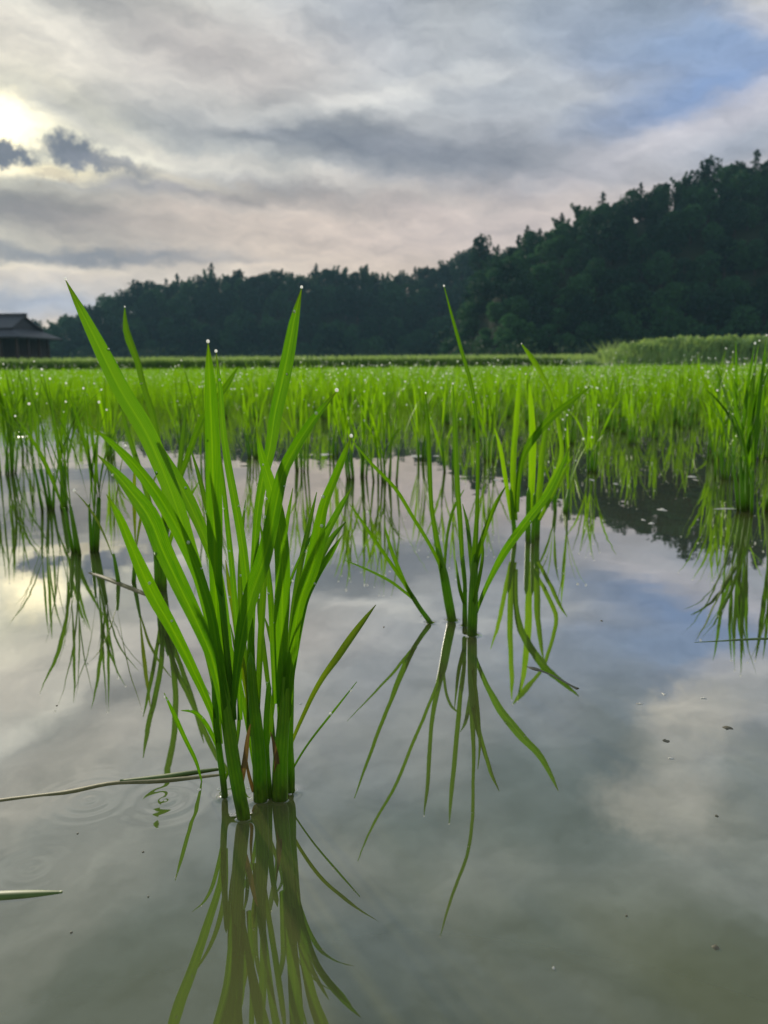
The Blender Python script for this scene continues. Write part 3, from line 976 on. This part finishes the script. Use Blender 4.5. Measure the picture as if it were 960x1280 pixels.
L([(272, 930, 6), (267, 898, 8), (257, 871, 11), (245, 845, 13), (230, 814, 15), (211, 778, 18), (194, 749, 20), (180, 720, 19), (164, 683, 14), (148, 645, 10), (133, 618, 1)], 0, -0.03, tilt=(-0.1, 0.3))
# upright blades in the middle
L([(290, 930, 12), (280, 880, 15), (272, 800, 16), (269, 720, 18), (267, 640, 22), (265, 560, 20), (263, 500, 17), (261, 460, 11), (260, 428, 1)], 2, -0.02, n=34, drops=1, tip_drop=True, tilt=(0.15, 0.25), fold=0.5)
L([(318, 880, 7), (314, 800, 10), (309, 735, 12), (303, 680, 12), (293, 624, 11), (285, 582, 10), (279, 541, 8), (275, 486, 6), (270, 440, 1)], 2, 0.03, tip_drop=True)
L([(312, 900, 8), (312, 830, 10), (314, 760, 10), (317, 700, 10), (321, 645, 11), (327, 604, 12), (337, 560, 15), (343, 520, 17), (353, 475, 18), (360, 440, 17), (367, 402, 13), (373, 377, 6), (377, 360, 1)], 3, 0.05, n=36, tip_drop=True, tilt=(0.5, 0.2), fold=0.5)
L([(290, 900, 8), (294, 862, 9), (298, 825, 13), (305, 782, 20), (315, 742, 22), (329, 702, 22), (338, 665, 20), (346, 625, 18), (354, 590, 16), (368, 562, 15), (384, 536, 13), (401, 513, 9), (421, 489, 1)], 1, -0.04, n=36, tip_drop=True, tilt=(-0.3, -0.2))
L([(353, 920, 14), (353, 860, 15), (352, 800, 17), (353, 740, 21), (352, 690, 21), (346, 640, 19), (336, 600, 15), (327, 570, 10), (320, 535, 1)], 4, -0.02, drops=1, tilt=(0.1, 0.2))
L([(322, 930, 8), (306, 850, 8), (298, 800, 9), (293, 765, 9), (287, 735, 7), (282, 700, 1)], 2, 0.02, 'yellow')
# blades fanning out on the other side
L([(358, 900, 12), (362, 850, 13), (366, 815, 13), (370, 780, 14), (377, 745, 17), (388, 715, 22), (396, 684, 22), (400, 655, 16), (406, 628, 13), (418, 599, 11), (429, 572, 9), (439, 546, 1)], 4, -0.03, n=32, tip_drop=True, tilt=(0.2, -0.3))
L([(364, 860, 7), (372, 780, 8), (383, 728, 11), (398, 690, 12), (411, 661, 10), (426, 633, 8), (440, 609, 1)], 5, 0.03)
L([(366, 840, 6), (378, 770, 8), (390, 722, 9), (404, 692, 9), (418, 669, 7), (433, 652, 1)], 5, 0.05)
L([(366, 830, 5), (382, 752, 8), (398, 716, 9), (414, 690, 8), (428, 669, 1)], 5, 0.01)
L([(352, 860, 4), (352, 790, 4), (363, 728, 4), (384, 680, 4), (406, 646, 1)], 4, 0.04)
L([(359, 945, 3), (361, 938, 4), (369, 917, 5), (381, 890, 6), (392, 867, 7), (405, 845, 8), (422, 822, 10), (438, 799, 10), (455, 776, 7), (470, 756, 1)], 5, 0.03, 'yellow', drops=0, label='narrow yellowing blade leaning out to the right')
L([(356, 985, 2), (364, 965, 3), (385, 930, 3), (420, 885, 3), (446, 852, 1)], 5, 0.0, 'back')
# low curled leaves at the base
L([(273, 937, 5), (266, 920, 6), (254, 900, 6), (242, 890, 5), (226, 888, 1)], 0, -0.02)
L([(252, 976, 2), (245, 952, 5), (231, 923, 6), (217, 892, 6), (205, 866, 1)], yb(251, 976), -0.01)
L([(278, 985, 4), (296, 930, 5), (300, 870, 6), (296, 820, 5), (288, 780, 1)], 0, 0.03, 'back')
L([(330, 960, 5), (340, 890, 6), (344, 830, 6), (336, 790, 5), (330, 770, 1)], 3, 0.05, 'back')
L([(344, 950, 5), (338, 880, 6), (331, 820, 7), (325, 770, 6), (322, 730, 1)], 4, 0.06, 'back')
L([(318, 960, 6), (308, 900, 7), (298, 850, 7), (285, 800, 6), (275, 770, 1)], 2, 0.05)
for (px, k, dY, mt) in (
    ([(292, 900, 7), (284, 820, 9), (276, 740, 9), (266, 670, 8), (250, 600, 6), (238, 560, 1)], 1, 0.045, 'back'),
    ([(300, 900, 7), (297, 800, 8), (291, 720, 8), (284, 650, 7), (279, 600, 5), (276, 570, 1)], 1, 0.02, 'hero'),
    ([(322, 890, 8), (326, 800, 9), (330, 720, 9), (333, 650, 7), (334, 600, 1)], 2, 0.03, 'back'),
    ([(344, 880, 8), (341, 800, 9), (338, 740, 8), (332, 690, 6), (324, 650, 1)], 4, 0.045, 'hero'),
    ([(360, 880, 8), (363, 810, 9), (369, 750, 9), (377, 700, 8), (388, 650, 6), (396, 615, 1)], 4, 0.05, 'back'),
    ([(276, 930, 6), (268, 860, 8), (254, 800, 9), (236, 750, 8), (214, 705, 6), (200, 680, 1)], 0, 0.03, 'back'),
    ([(312, 920, 7), (308, 840, 8), (302, 780, 8), (300, 720, 7), (303, 660, 5), (307, 625, 1)], 2, 0.055, 'back'),
    ([(350, 900, 7), (347, 820, 8), (346, 760, 8), (351, 700, 8), (359, 650, 6), (366, 610, 1)], 4, 0.03, 'hero')):
    L(px, k, dY, mt)

# dead sheaths hanging at the foot
L([(300, 985, 8), (306, 950, 8), (310, 918, 5), (313, 905, 1)], 1, 0.0, 'dead', drops=0)
L([(343, 985, 7), (346, 955, 8), (342, 930, 5), (338, 915, 1)], 4, -0.01, 'dead', drops=0)
L([(317, 990, 5), (313, 975, 5), (310, 962, 4), (309, 950, 1)], 2, -0.015, 'dead', drops=0)
# --- the slighter plant to its side, with spreading thin blades
def traced_plant(center, label, name='rice_plant'):
    o = empty(name, on_water(*center))
    tag(o, label, 'rice plant', 'rice plants standing in the open water')
    return o
p2 = traced_plant((572, 782), 'sparse rice plant with thin splayed blades on thin dark stems, just behind the biggest plant')
def culm2(root, px):
    y0 = yb(px[0][0], px[0][1])
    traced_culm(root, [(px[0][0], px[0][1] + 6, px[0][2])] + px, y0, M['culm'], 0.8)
    return y0
ya = culm2(p2, [(538, 779, 7), (526, 762, 6), (517, 748, 6), (508, 733, 4)])
yb2 = culm2(p2, [(565, 776, 12), (560, 748, 12), (555, 719, 11), (549, 695, 8)])
yd = culm2(p2, [(590, 794, 13), (591, 765, 13), (592, 737, 12), (593, 705, 9)])
yc = culm2(p2, [(581, 783, 7), (581, 755, 6), (581, 725, 5), (579, 700, 4)])
rr = random.Random(8)
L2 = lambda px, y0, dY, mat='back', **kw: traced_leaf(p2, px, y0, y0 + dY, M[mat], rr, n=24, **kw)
L2([(526, 762, 5), (508, 733, 6), (496, 706, 6), (487, 682, 5), (480, 655, 1)], ya, 0.0)
L2([(520, 752, 3), (505, 739, 4), (487, 726, 4), (459, 712, 3), (430, 700, 1)], ya, -0.06)
L2([(520, 750, 4), (505, 728, 5), (484, 697, 5), (455, 655, 4), (437, 630, 1)], ya, -0.10)
L2([(556, 725, 10), (549, 695, 9), (543, 660, 7), (539, 631, 6), (537, 581, 6), (535, 530, 5), (532, 492, 1)], yb2, 0.02, tip_drop=True)
L2([(556, 722, 5), (546, 698, 5), (532, 672, 5), (517, 648, 5), (495, 612, 5), (462, 577, 4), (440, 550, 1)], yb2, -0.12)
L2([(555, 719, 4), (557, 690, 4), (560, 664, 4), (567, 636, 4), (580, 612, 1)], yb2, 0.06)
L2([(592, 735, 8), (593, 702, 9), (596, 650, 6), (597, 602, 5), (597, 545, 5), (590, 485, 5), (578, 443, 5), (566, 400, 4), (555, 358, 1)], yd, 0.0, tip_drop=True, drops=2, label='longest thin blade, tip bent over above the field')
L2([(593, 715, 7), (598, 690, 8), (604, 670, 7), (612, 648, 6), (622, 625, 5), (632, 608, 1)], yd, -0.03)
L2([(591, 720, 6), (588, 690, 6), (584, 655, 5), (578, 630, 1)], yd, 0.05)
L2([(582, 740, 5), (578, 700, 6), (575, 652, 7), (572, 613, 7), (570, 575, 7), (568, 530, 6), (566, 480, 1)], yc, 0.04, tip_drop=True)
L2([(582, 760, 4), (575, 735, 5), (570, 700, 1)], yc, -0.03)
L2([(590, 765, 5), (600, 720, 5), (604, 690, 4), (602, 668, 1)], yd, -0.06)
L2([(594, 772, 3), (598, 757, 5), (611, 726, 7), (632, 687, 11), (661, 648, 12), (685, 617, 10), (703, 581, 6), (713, 556, 1)], yd, 0.03, 'hero', drops=2, label='broad pale blade reaching out to the right')

# --- plants half hidden behind the big one (traced leaves plus grown ones)
p3 = traced_plant((200, 738), 'rice plant with tall crossing blades half hidden behind the biggest plant')
y3 = yb(200, 738)
rr = random.Random(4)
L3 = lambda px, dY, mat='back', **kw: traced_leaf(p3, px, y3, y3 + dY, M[mat], rr, n=24, **kw)
for (x, w) in ((196, 7), (205, 8), (200, 6)):
    traced_culm(p3, [(x, 744, w), (x, 720, w), (x + (x - 200) * 0.3, 690, w * 0.9), (x + (x - 200) * 0.5, 660, w * 0.8)], y3, M['culm'])
L3([(202, 700, 7), (206, 640, 8), (204, 590, 8), (197, 545, 8), (191, 517, 8), (180, 482, 8), (172, 450, 8), (164, 430, 10), (158, 410, 8), (156, 384, 1)], 0.03, tip_drop=True, drops=2)
L3([(200, 700, 6), (206, 650, 7), (222, 606, 7), (238, 562, 8), (252, 525, 8), (266, 505, 7), (283, 482, 8), (298, 458, 1)], -0.04)
L3([(198, 690, 6), (190, 640, 7), (176, 590, 7), (160, 540, 6), (150, 500, 1)], 0.02)
L3([(204, 690, 6), (214, 640, 7), (224, 590, 7), (230, 540, 6), (233, 500, 1)], 0.06)
L3([(197, 700, 5), (180, 650, 6), (168, 620, 5), (160, 600, 1)], -0.05)
L3([(204, 715, 5), (214, 670, 6), (232, 630, 5), (250, 600, 1)], 0.0)

# --- grown rice plants
def grow_blade(r2, base, L_, lean, azm, curl, wmax, n, across, mb, fold=0.3, mi=0, thin_base=0.22):
    pts, wid = [base.copy()], []
    p = base.copy()
    dirxy = Vector((math.cos(azm), math.sin(azm), 0))
    side = Vector((-math.sin(azm), math.cos(azm), 0))
    tw = r2.uniform(-1.1, 1.1)
    wd = []
    for i in range(n):
        t = i / (n - 1)
        th = lean + curl * t ** 2
        d = dirxy * math.sin(th) + Vector((0, 0, 1)) * math.cos(th)
        if i:
            p = p + d * (L_ / (n - 1))
            pts.append(p.copy())
        w = wmax * ((thin_base + (1 - thin_base) * min(t / 0.4, 1)) * (1 - max(0, (t - 0.5) / 0.5) ** 1.8))
        wid.append(max(w, 0.0003) / 2)
        a = tw * t + 0.4
        nn = d.cross(side).normalized()
        wd.append((side * math.cos(a) + nn * math.sin(a)).normalized())
    mb.blade(pts, wid, wd, fold, across, mi)
    return pts, wd, wid

def make_plant(seed, height, n_till, mat, wmax=0.008, spread=0.022, drops=5, lean=0.32):
    """an Empty with culms, leaves and dew drops as meshes of their own"""
    r2 = random.Random(seed)
    root = empty('rice_plant')
    for i in range(n_till):
        a0 = r2.uniform(0, 6.28)
        q = spread * math.sqrt(r2.random())
        b = Vector((q * math.cos(a0), q * math.sin(a0), -0.01))
        azm = a0 + r2.uniform(-0.7, 0.7)
        ln = r2.uniform(0.02, lean * 0.5)
        hc = height * r2.uniform(0.26, 0.4)
        top = b + Vector((math.cos(azm) * math.sin(ln), math.sin(azm) * math.sin(ln), math.cos(ln))) * hc
        mb = MB()
        mb.tube([b, b.lerp(top, 0.35), b.lerp(top, 0.7), top], [0.0030, 0.0029, 0.0024, 0.0016], 7)
        mb.build('culm', M['culm'], root)
        for j in range(r2.choice((2, 2, 3))):
            mb = MB()
            az2 = azm + (j - 1) * r2.uniform(1.2, 3.0)
            s0 = b.lerp(top, (0.98, 0.7, 0.5)[j])
            LL = (height - s0.z) * (1.05, 0.9, 0.62)[j] * r2.uniform(0.85, 1.12)
            pts, wd, wid = grow_blade(r2, s0, LL, r2.uniform(0.02, lean) * (0.5, 1.1, 1.4)[j], az2, r2.uniform(0.0, 0.75) * (0.5, 1, 1.3)[j], wmax * r2.uniform(0.75, 1.2), 12, 2, mb)
            lf = mb.build('leaf', mat, root)
            if r2.random() < drops / (n_till * 2.2):
                dew(lf, pts[-1] + Vector((0, 0, 0.0012)), r2.uniform(0.0014, 0.0022))
                if r2.random() < 0.5:
                    k2 = r2.randrange(6, 11)
                    dew(lf, pts[k2] + wd[k2] * wid[k2] * r2.choice((-1, 1)), r2.uniform(0.0010, 0.0016))
    return root

GRP = 'rice plants standing in the open water'
NEAR = [  # photo pixel of the base, height, tillers, leaf material, label
    (4, 592, 0.275, 11, 'back', 'dense rice clump at the far left end of the open water'),
    (66, 636, 0.27, 9, 'back', 'rice clump with a close bunch of upright blades, second from the left edge'),
    (106, 690, 0.25, 7, 'back', 'thin rice clump whose yellowish stems stand over the floating brown stalk'),
    (157, 730, 0.17, 2, 'yellow', 'short yellowing rice sprig at the floating brown stalk'),
    (378, 588, 0.27, 6, 'field', 'rice clump seen through the gap between the biggest plant and the fanned one'),
    (446, 597, 0.275, 9, 'field', 'rice clump directly behind the drooping thin blade of the sparse plant'),
    (484, 602, 0.275, 8, 'field', 'rice clump just beside the sparse plant, stems close together in white water'),
    (945, 640, 0.305, 15, 'hero', 'thick rice clump nearest on the right-hand side, cut by the frame edge'),
    (905, 598, 0.27, 9, 'field', 'rice clump with a bent outer blade beside the thick clump at the frame edge'),
    (255, 600, 0.27, 5, 'back', 'rice clump hidden behind the upright middle blades of the biggest plant'),
    (700, 640, 0.17, 4, 'field', 'low pale rice clump at the edge of the dark hill reflection'),
    (232, 566, 0.27, 6, 'field', 'small rice clump in the gap behind the left fan of the biggest plant'),
    (318, 572, 0.27, 6, 'field', 'rice clump framed between two upright middle blades of the biggest plant'),
    (416, 570, 0.27, 6, 'field', 'rice clump seen just past the right fan of the biggest plant'),
    (524, 574, 0.27, 6, 'field', 'rice clump behind the left stem of the sparse plant, standing in white water'),
    (612, 576, 0.27, 6, 'field', 'rice clump between the sparse plant and the wide-bladed plant'),
    (36, 562, 0.28, 7, 'back', 'rice clump standing a little behind the one at the far left end'),
    (136, 572, 0.27, 6, 'field', 'rice clump behind the thin yellowish one, at the edge of the bright water'),
    (742, 590, 0.24, 6, 'field', 'spreading low rice clump where the dark hill reflection begins'),
    (560, 590, 0.27, 4, 'field', 'thin rice clump behind the upright stems of the sparse plant'),
]
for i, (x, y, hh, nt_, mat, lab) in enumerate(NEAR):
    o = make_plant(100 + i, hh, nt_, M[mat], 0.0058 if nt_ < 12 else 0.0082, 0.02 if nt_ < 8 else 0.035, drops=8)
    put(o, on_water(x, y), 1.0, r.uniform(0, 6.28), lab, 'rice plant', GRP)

# plant with a broad dark blade crossing above, behind the sparse one
p4 = traced_plant((658, 676), 'rice plant with wide bright blades and one dark blade slanting up over the field')
y4 = yb(658, 676)
rr = random.Random(14)
L4 = lambda px, dY, mat='field', **kw: traced_leaf(p4, px, y4, y4 + dY, M[mat], rr, n=24, **kw)
for (x, y, w) in ((643, 676, 6), (660, 677, 7), (671, 672, 8), (666, 680, 5)):
    traced_culm(p4, [(x, y + 6, w), (x, y - 10, w), (x + (x - 658) * 0.15, y - 35, w * 0.9), (x + (x - 658) * 0.3, y - 60, w * 0.8)], yb(x, y), M['culm'])
L4([(644, 650, 8), (642, 615, 8), (642, 570, 8), (645, 530, 7), (648, 490, 6), (650, 462, 1)], 0.0, tip_drop=True)
L4([(662, 650, 8), (664, 610, 9), (665, 560, 10), (664, 520, 8), (661, 490, 6), (657, 468, 1)], -0.02, tip_drop=True)
L4([(672, 640, 8), (676, 600, 9), (678, 570, 8), (684, 530, 6), (690, 498, 1)], 0.05)
L4([(646, 640, 6), (648, 600, 7), (655, 567, 9), (672, 541, 10), (692, 519, 10), (712, 503, 8), (726, 492, 5), (738, 483, 1)], -0.05, 'back', tip_drop=True, drops=1)
L4([(668, 640, 5), (690, 600, 6), (702, 570, 6), (698, 530, 5), (690, 495, 5), (680, 472, 5), (665, 447, 7), (652, 430, 1)], 0.08, tip_drop=True)
L4([(640, 650, 5), (632, 600, 6), (625, 560, 5), (618, 535, 1)], 0.0)
L4([(674, 650, 5), (690, 620, 6), (705, 590, 5), (716, 570, 1)], 0.02)

# rows of plants behind: the nearest as objects, the far field as one mass
def plant_mesh(seed, height, n_bl, wmax, n_seg, across, dewn, dew_r, spread=0.03, name='rice_plant', mb=None, off=Vector((0, 0, 0)), r2=None, lean=0.3):
    r2 = r2 or random.Random(seed)
    mb2 = mb or MB()
    for i in range(n_bl):
        a0 = r2.uniform(0, 6.28)
        q = spread * math.sqrt(r2.random())
        b = Vector((q * math.cos(a0), q * math.sin(a0), -0.01)) + off
        pts, wd, wid = grow_blade(r2, b, height * r2.uniform(0.72, 1.08), r2.uniform(0.0, lean), a0 + r2.uniform(-0.8, 0.8), r2.uniform(0, 0.6), wmax * r2.uniform(0.7, 1.2), n_seg, across, mb2)
        if i < dewn:
            mb2.ball(pts[-1] + Vector((0, 0, 0.001)), dew_r * r2.uniform(0.7, 1.2), 6, 4, mi=1)
            if i % 3 == 0:
                k2 = r2.randrange(n_seg // 2, n_seg)
                mb2.ball(pts[k2] + wd[k2] * wid[k2], dew_r * r2.uniform(0.5, 0.9), 6, 4, mi=1)
    if mb is None:
        o = bpy.data.objects.new(name, mb2.mesh(name, [M['field'], M['dew']]))
        COL.objects.link(o)
        return o

detail = Stock([make_plant(200 + i, 0.275, 7, M['field'], 0.0062, 0.026, drops=10) for i in range(6)])
simple = Stock([plant_mesh(300 + i, 0.30, 13, 0.0066, 9, 2, 10, 0.0023, lean=0.45) for i in range(9)])
sites = []
r = random.Random(77)
th = R(7)
for i in range(-140, 140):
    for j in range(-5, 130):
        x, y = i * 0.20 + r.gauss(0, 0.022), 1.9 + j * 0.23 + r.gauss(0, 0.022)
        X, Y = x * math.cos(th) - (y - 1.9) * math.sin(th), 1.9 + x * math.sin(th) * 0.4 + (y - 1.9) * math.cos(th)
        if Y > FIELD_END - 0.3 or Y < 1.5:
            continue
        px, py = world_to_px((X, Y, 0.0))
        if not -60 - 60 / Y < px < 1020 + 60 / Y:
            continue
        lim = (4.3 if px < 560 else 3.4 if px < 700 else 2.75 if px < 870 else 2.2) + r.gauss(0, 0.18)
        if Y < lim or r.random() < (0.48 if Y < 3.4 else 0.36 if Y < 5.4 else 0.18 if Y < 8 else 0.08):
            continue
        sites.append((Y, X))
sites.sort()
N_IND, N_DET = 285, 60
for k2, (Y, X) in enumerate(sites[:N_IND]):
    if k2 < N_DET:
        o = detail.get(r.randrange(6))
        lab, g = 'leafy rice plant in the front rows of the crowded field beyond the open water', 'rice plants in the front rows of the field'
    else:
        o = simple.get(r.randrange(9))
        lab, g = 'rice plant in the middle rows of the crowded green field', 'rice plants in the middle rows of the field'
    put(o, (X, Y, 0), r.uniform(0.78, 1.14), r.uniform(0, 6.28), lab, 'rice plant', g)
far = MB()
r2 = random.Random(9)
for (Y, X) in sites[N_IND:]:
    f = min(max((Y - 4) / 10, 0), 1)
    plant_mesh(0, 0.283 * (r2.uniform(0.80, 1.14) + (0.16 if r2.random() < 0.06 else 0)), int(14 - 6 * f), 0.010 + 0.010 * f, 4, 1, 1 if Y < 12 else (1 if r2.random() < 0.25 else 0), 0.0024 + 0.0008 * f, mb=far, off=Vector((X, Y, 0)), r2=r2, lean=0.4)
tag(far.build('rice_field', [M['field'], M['dew']]), 'even green mass of far rice reaching to the dark levee', 'rice field', kind='stuff')
print('sites', len(sites), 'far faces', len(far.f), 'last individual', sites[N_IND][0])

# ------------------------------------------------------------------ things floating on the water
def floating_strip(name, px, mat, label, cat, thick=0.4, group=None, z=-0.0002, n=26):
    """a stalk or leaf lying on the water along photo pixels (x, y, width)"""
    S = spline(px, n)
    base = on_water(px[0][0], px[0][1])
    root = bpy.data.objects.new(name, None)
    pts = [on_water(x, y) + Vector((0, 0, z)) - base for x, y, w in S]
    rad = [max(w, 0.6) / FPX * (p + base).y * 0.5 * 2.3 for (x, y, w), p in zip(S, pts)]
    mb = MB()
    k = len(pts)
    vs, fs, uvs = [], [], []
    nn = 8
    for i, p in enumerate(pts):
        t = (pts[min(i + 1, k - 1)] - pts[max(i - 1, 0)]).normalized()
        a = t.cross(Vector((0, 0, 1))).normalized()
        for j in range(nn):
            w = 2 * math.pi * j / nn
            vs.append(p + a * math.cos(w) * rad[i] + Vector((0, 0, 1)) * math.sin(w) * rad[i] * thick)
            uvs.append((i / (k - 1), j / nn))
    for i in range(k - 1):
        for j in range(nn):
            fs.append((i * nn + j, i * nn + (j + 1) % nn, (i + 1) * nn + (j + 1) % nn, (i + 1) * nn + j))
    fs += [tuple(range(nn)), tuple((k - 1) * nn + j for j in range(nn))[::-1]]
    mb.add(vs, fs, uvs)
    o = mb.build(name, mat, loc=base)
    return tag(o, label, cat, group)

floating_strip('floating_straw', [(-40, 1006, 4), (10, 999, 4), (50, 994, 3.5), (85, 990, 5), (140, 979, 4.5), (200, 976, 5.5), (262, 970, 3.5), (296, 966, 2)], M['straw'], 'long dead brown straw lying on the water at the foot of the biggest plant', 'straw')
floating_strip('floating_straw', [(150, 977, 3), (200, 972, 5), (240, 966, 4), (276, 961, 2)], M['straw_green'], 'thin green straw beside the long brown one at the foot of the biggest plant', 'straw', z=0.0004)
floating_strip('floating_leaf', [(-30, 1121, 9), (10, 1119, 9), (45, 1117, 7), (78, 1115, 3)], M['straw_green'], 'pale green leaf tip floating alone near the bottom left corner', 'leaf')
floating_strip('floating_stalk', [(112, 716, 2), (130, 722, 4), (150, 730, 4), (183, 743, 4), (205, 750, 3)], M['straw'], 'broken brown stalk floating among the plants behind the biggest one', 'stalk')
floating_strip('floating_twig', [(658, 833, 1), (668, 836, 4), (680, 840, 2), (700, 849, 2), (714, 857, 2), (722, 861, 3)], M['fleck_dark'], 'thin dark twig floating below the wide-bladed plant', 'twig')
floating_strip('floating_leaf', [(868, 803, 1), (905, 801, 2), (940, 799, 3), (975, 798, 3)], M['straw_green'], 'thin green leaf lying on the water under the thick clump at the frame edge', 'leaf')

def fleck(x, y, w, h, mat, label, cat, seed, group=None):
    r3 = random.Random(seed)
    c = on_water(x, y)
    k = 9
    top, bot = [], []
    sx = w / FPX * c.y / math.cos(R(PITCH)) * 0.5
    sy = h / FPX * c.y * (c.y / H) * 0.5
    for i in range(k):
        a = 2 * math.pi * i / k
        q = r3.uniform(0.35, 1.25)
        top.append((sx * q * math.cos(a) * 0.8, sy * q * math.sin(a) * 0.8, 0.0004))
        bot.append((sx * q * math.cos(a), sy * q * math.sin(a), -0.0004))
    mb = MB()
    mb.add(top + bot, [tuple(range(k))] + [(i + k, (i + 1) % k + k, (i + 1) % k, i) for i in range(k)])
    return tag(mb.build(cat.replace(' ', '_'), mat, loc=c), label, cat, group)
for i, (x, y, w, h) in enumerate(((895, 1184, 13, 8), (910, 910, 16, 6), (832, 926, 11, 6), (896, 1020, 5, 3), (71, 882, 4, 2), (89, 1166, 4, 3), (185, 1121, 5, 3), (179, 1065, 4, 2), (783, 1145, 4, 3), (97, 1042, 3, 2), (480, 784, 3, 2), (752, 776, 4, 2), (526, 770, 3, 2))):
    lab, g = 'tiny dark husk floating on the open water', 'dark husks on the open water'
    if i == 0:
        lab, g = 'largest dark round husk, alone low on the open water', None
    elif i == 1:
        lab, g = 'crumpled dark scrap in the pale cloud reflection', None
    elif i == 2:
        lab, g = 'small dark scrap beside the crumpled one in the cloud reflection', None
    fleck(x, y, w, h, M['fleck_dark'], lab, 'floating husk', 400 + i, g)
for i, (x, y, w, h) in enumerate(((828, 637, 12, 4), (815, 654, 14, 4), (804, 650, 6, 3), (866, 596, 14, 3), (905, 636, 40, 2), (407, 568, 18, 3), (521, 570, 18, 3), (545, 570, 8, 2), (870, 600, 5, 3), (740, 600, 6, 3), (700, 625, 8, 3), (770, 605, 6, 3), (800, 880, 10, 3), (880, 873, 9, 3), (838, 948, 12, 3), (692, 1210, 6, 5), (830, 868, 6, 4), (695, 585, 6, 3), (620, 600, 8, 3), (28, 546, 20, 3), (460, 640, 5, 3))):
    fleck(x, y, w, h, M['fleck_pale'], 'pale fleck of scum floating on the water', 'floating fleck', 450 + i, 'pale flecks on the water')
for i, (x, y, rad) in enumerate(((314, 999, 6), (289, 1019, 5), (273, 987, 5), (249, 987, 5), (334, 1000, 4), (584, 796, 4), (310, 985, 4), (376, 880, 4), (363, 993, 4))):
    c = on_water(x, y)
    mb = MB()
    mb.ball((0, 0, 0), rad / FPX * c.y * 0.5, 12, 8, 0.7)
    tag(mb.build('bubble', M['dew'], loc=c), 'clear bubble or drop at the waterline of a rice stem', 'bubble', 'bubbles at the waterline of the stems')

# ------------------------------------------------------------------ air
HAZE = True
if HAZE:
    m, nt, out = material('haze')
    v = nt.new('ShaderNodeVolumePrincipled')
    v.inputs['Color'].default_value = (0.34, 0.62, 0.82, 1)
    v.inputs['Density'].default_value = 0.0008
    nt.put(out.inputs['Volume'], v.outputs[0])
    mb = MB()
    mb.box((0, 150, 29), (700, 440, 61))
    tag(mb.build('haze', m, smooth=False), 'thin morning haze over the fields and hills', 'haze', kind='stuff')

# ------------------------------------------------------------------ render settings
sc.view_settings.view_transform = 'Standard'
sc.view_settings.look = 'None'
sc.view_settings.exposure = 0.0
sc.view_settings.gamma = 1.0
cy = sc.cycles
cy.use_denoising = True
try:
    cy.denoiser = 'OPENIMAGEDENOISE'
    cy.denoising_input_passes = 'RGB_ALBEDO_NORMAL'
except Exception:
    pass
cy.max_bounces = 8
cy.diffuse_bounces = 3
cy.glossy_bounces = 3
cy.transmission_bounces = 5
cy.transparent_max_bounces = 6
cy.volume_bounces = 0
cy.sample_clamp_indirect = 4.0
cy.sample_clamp_direct = 0.0
cy.caustics_reflective = False
cy.caustics_refractive = False
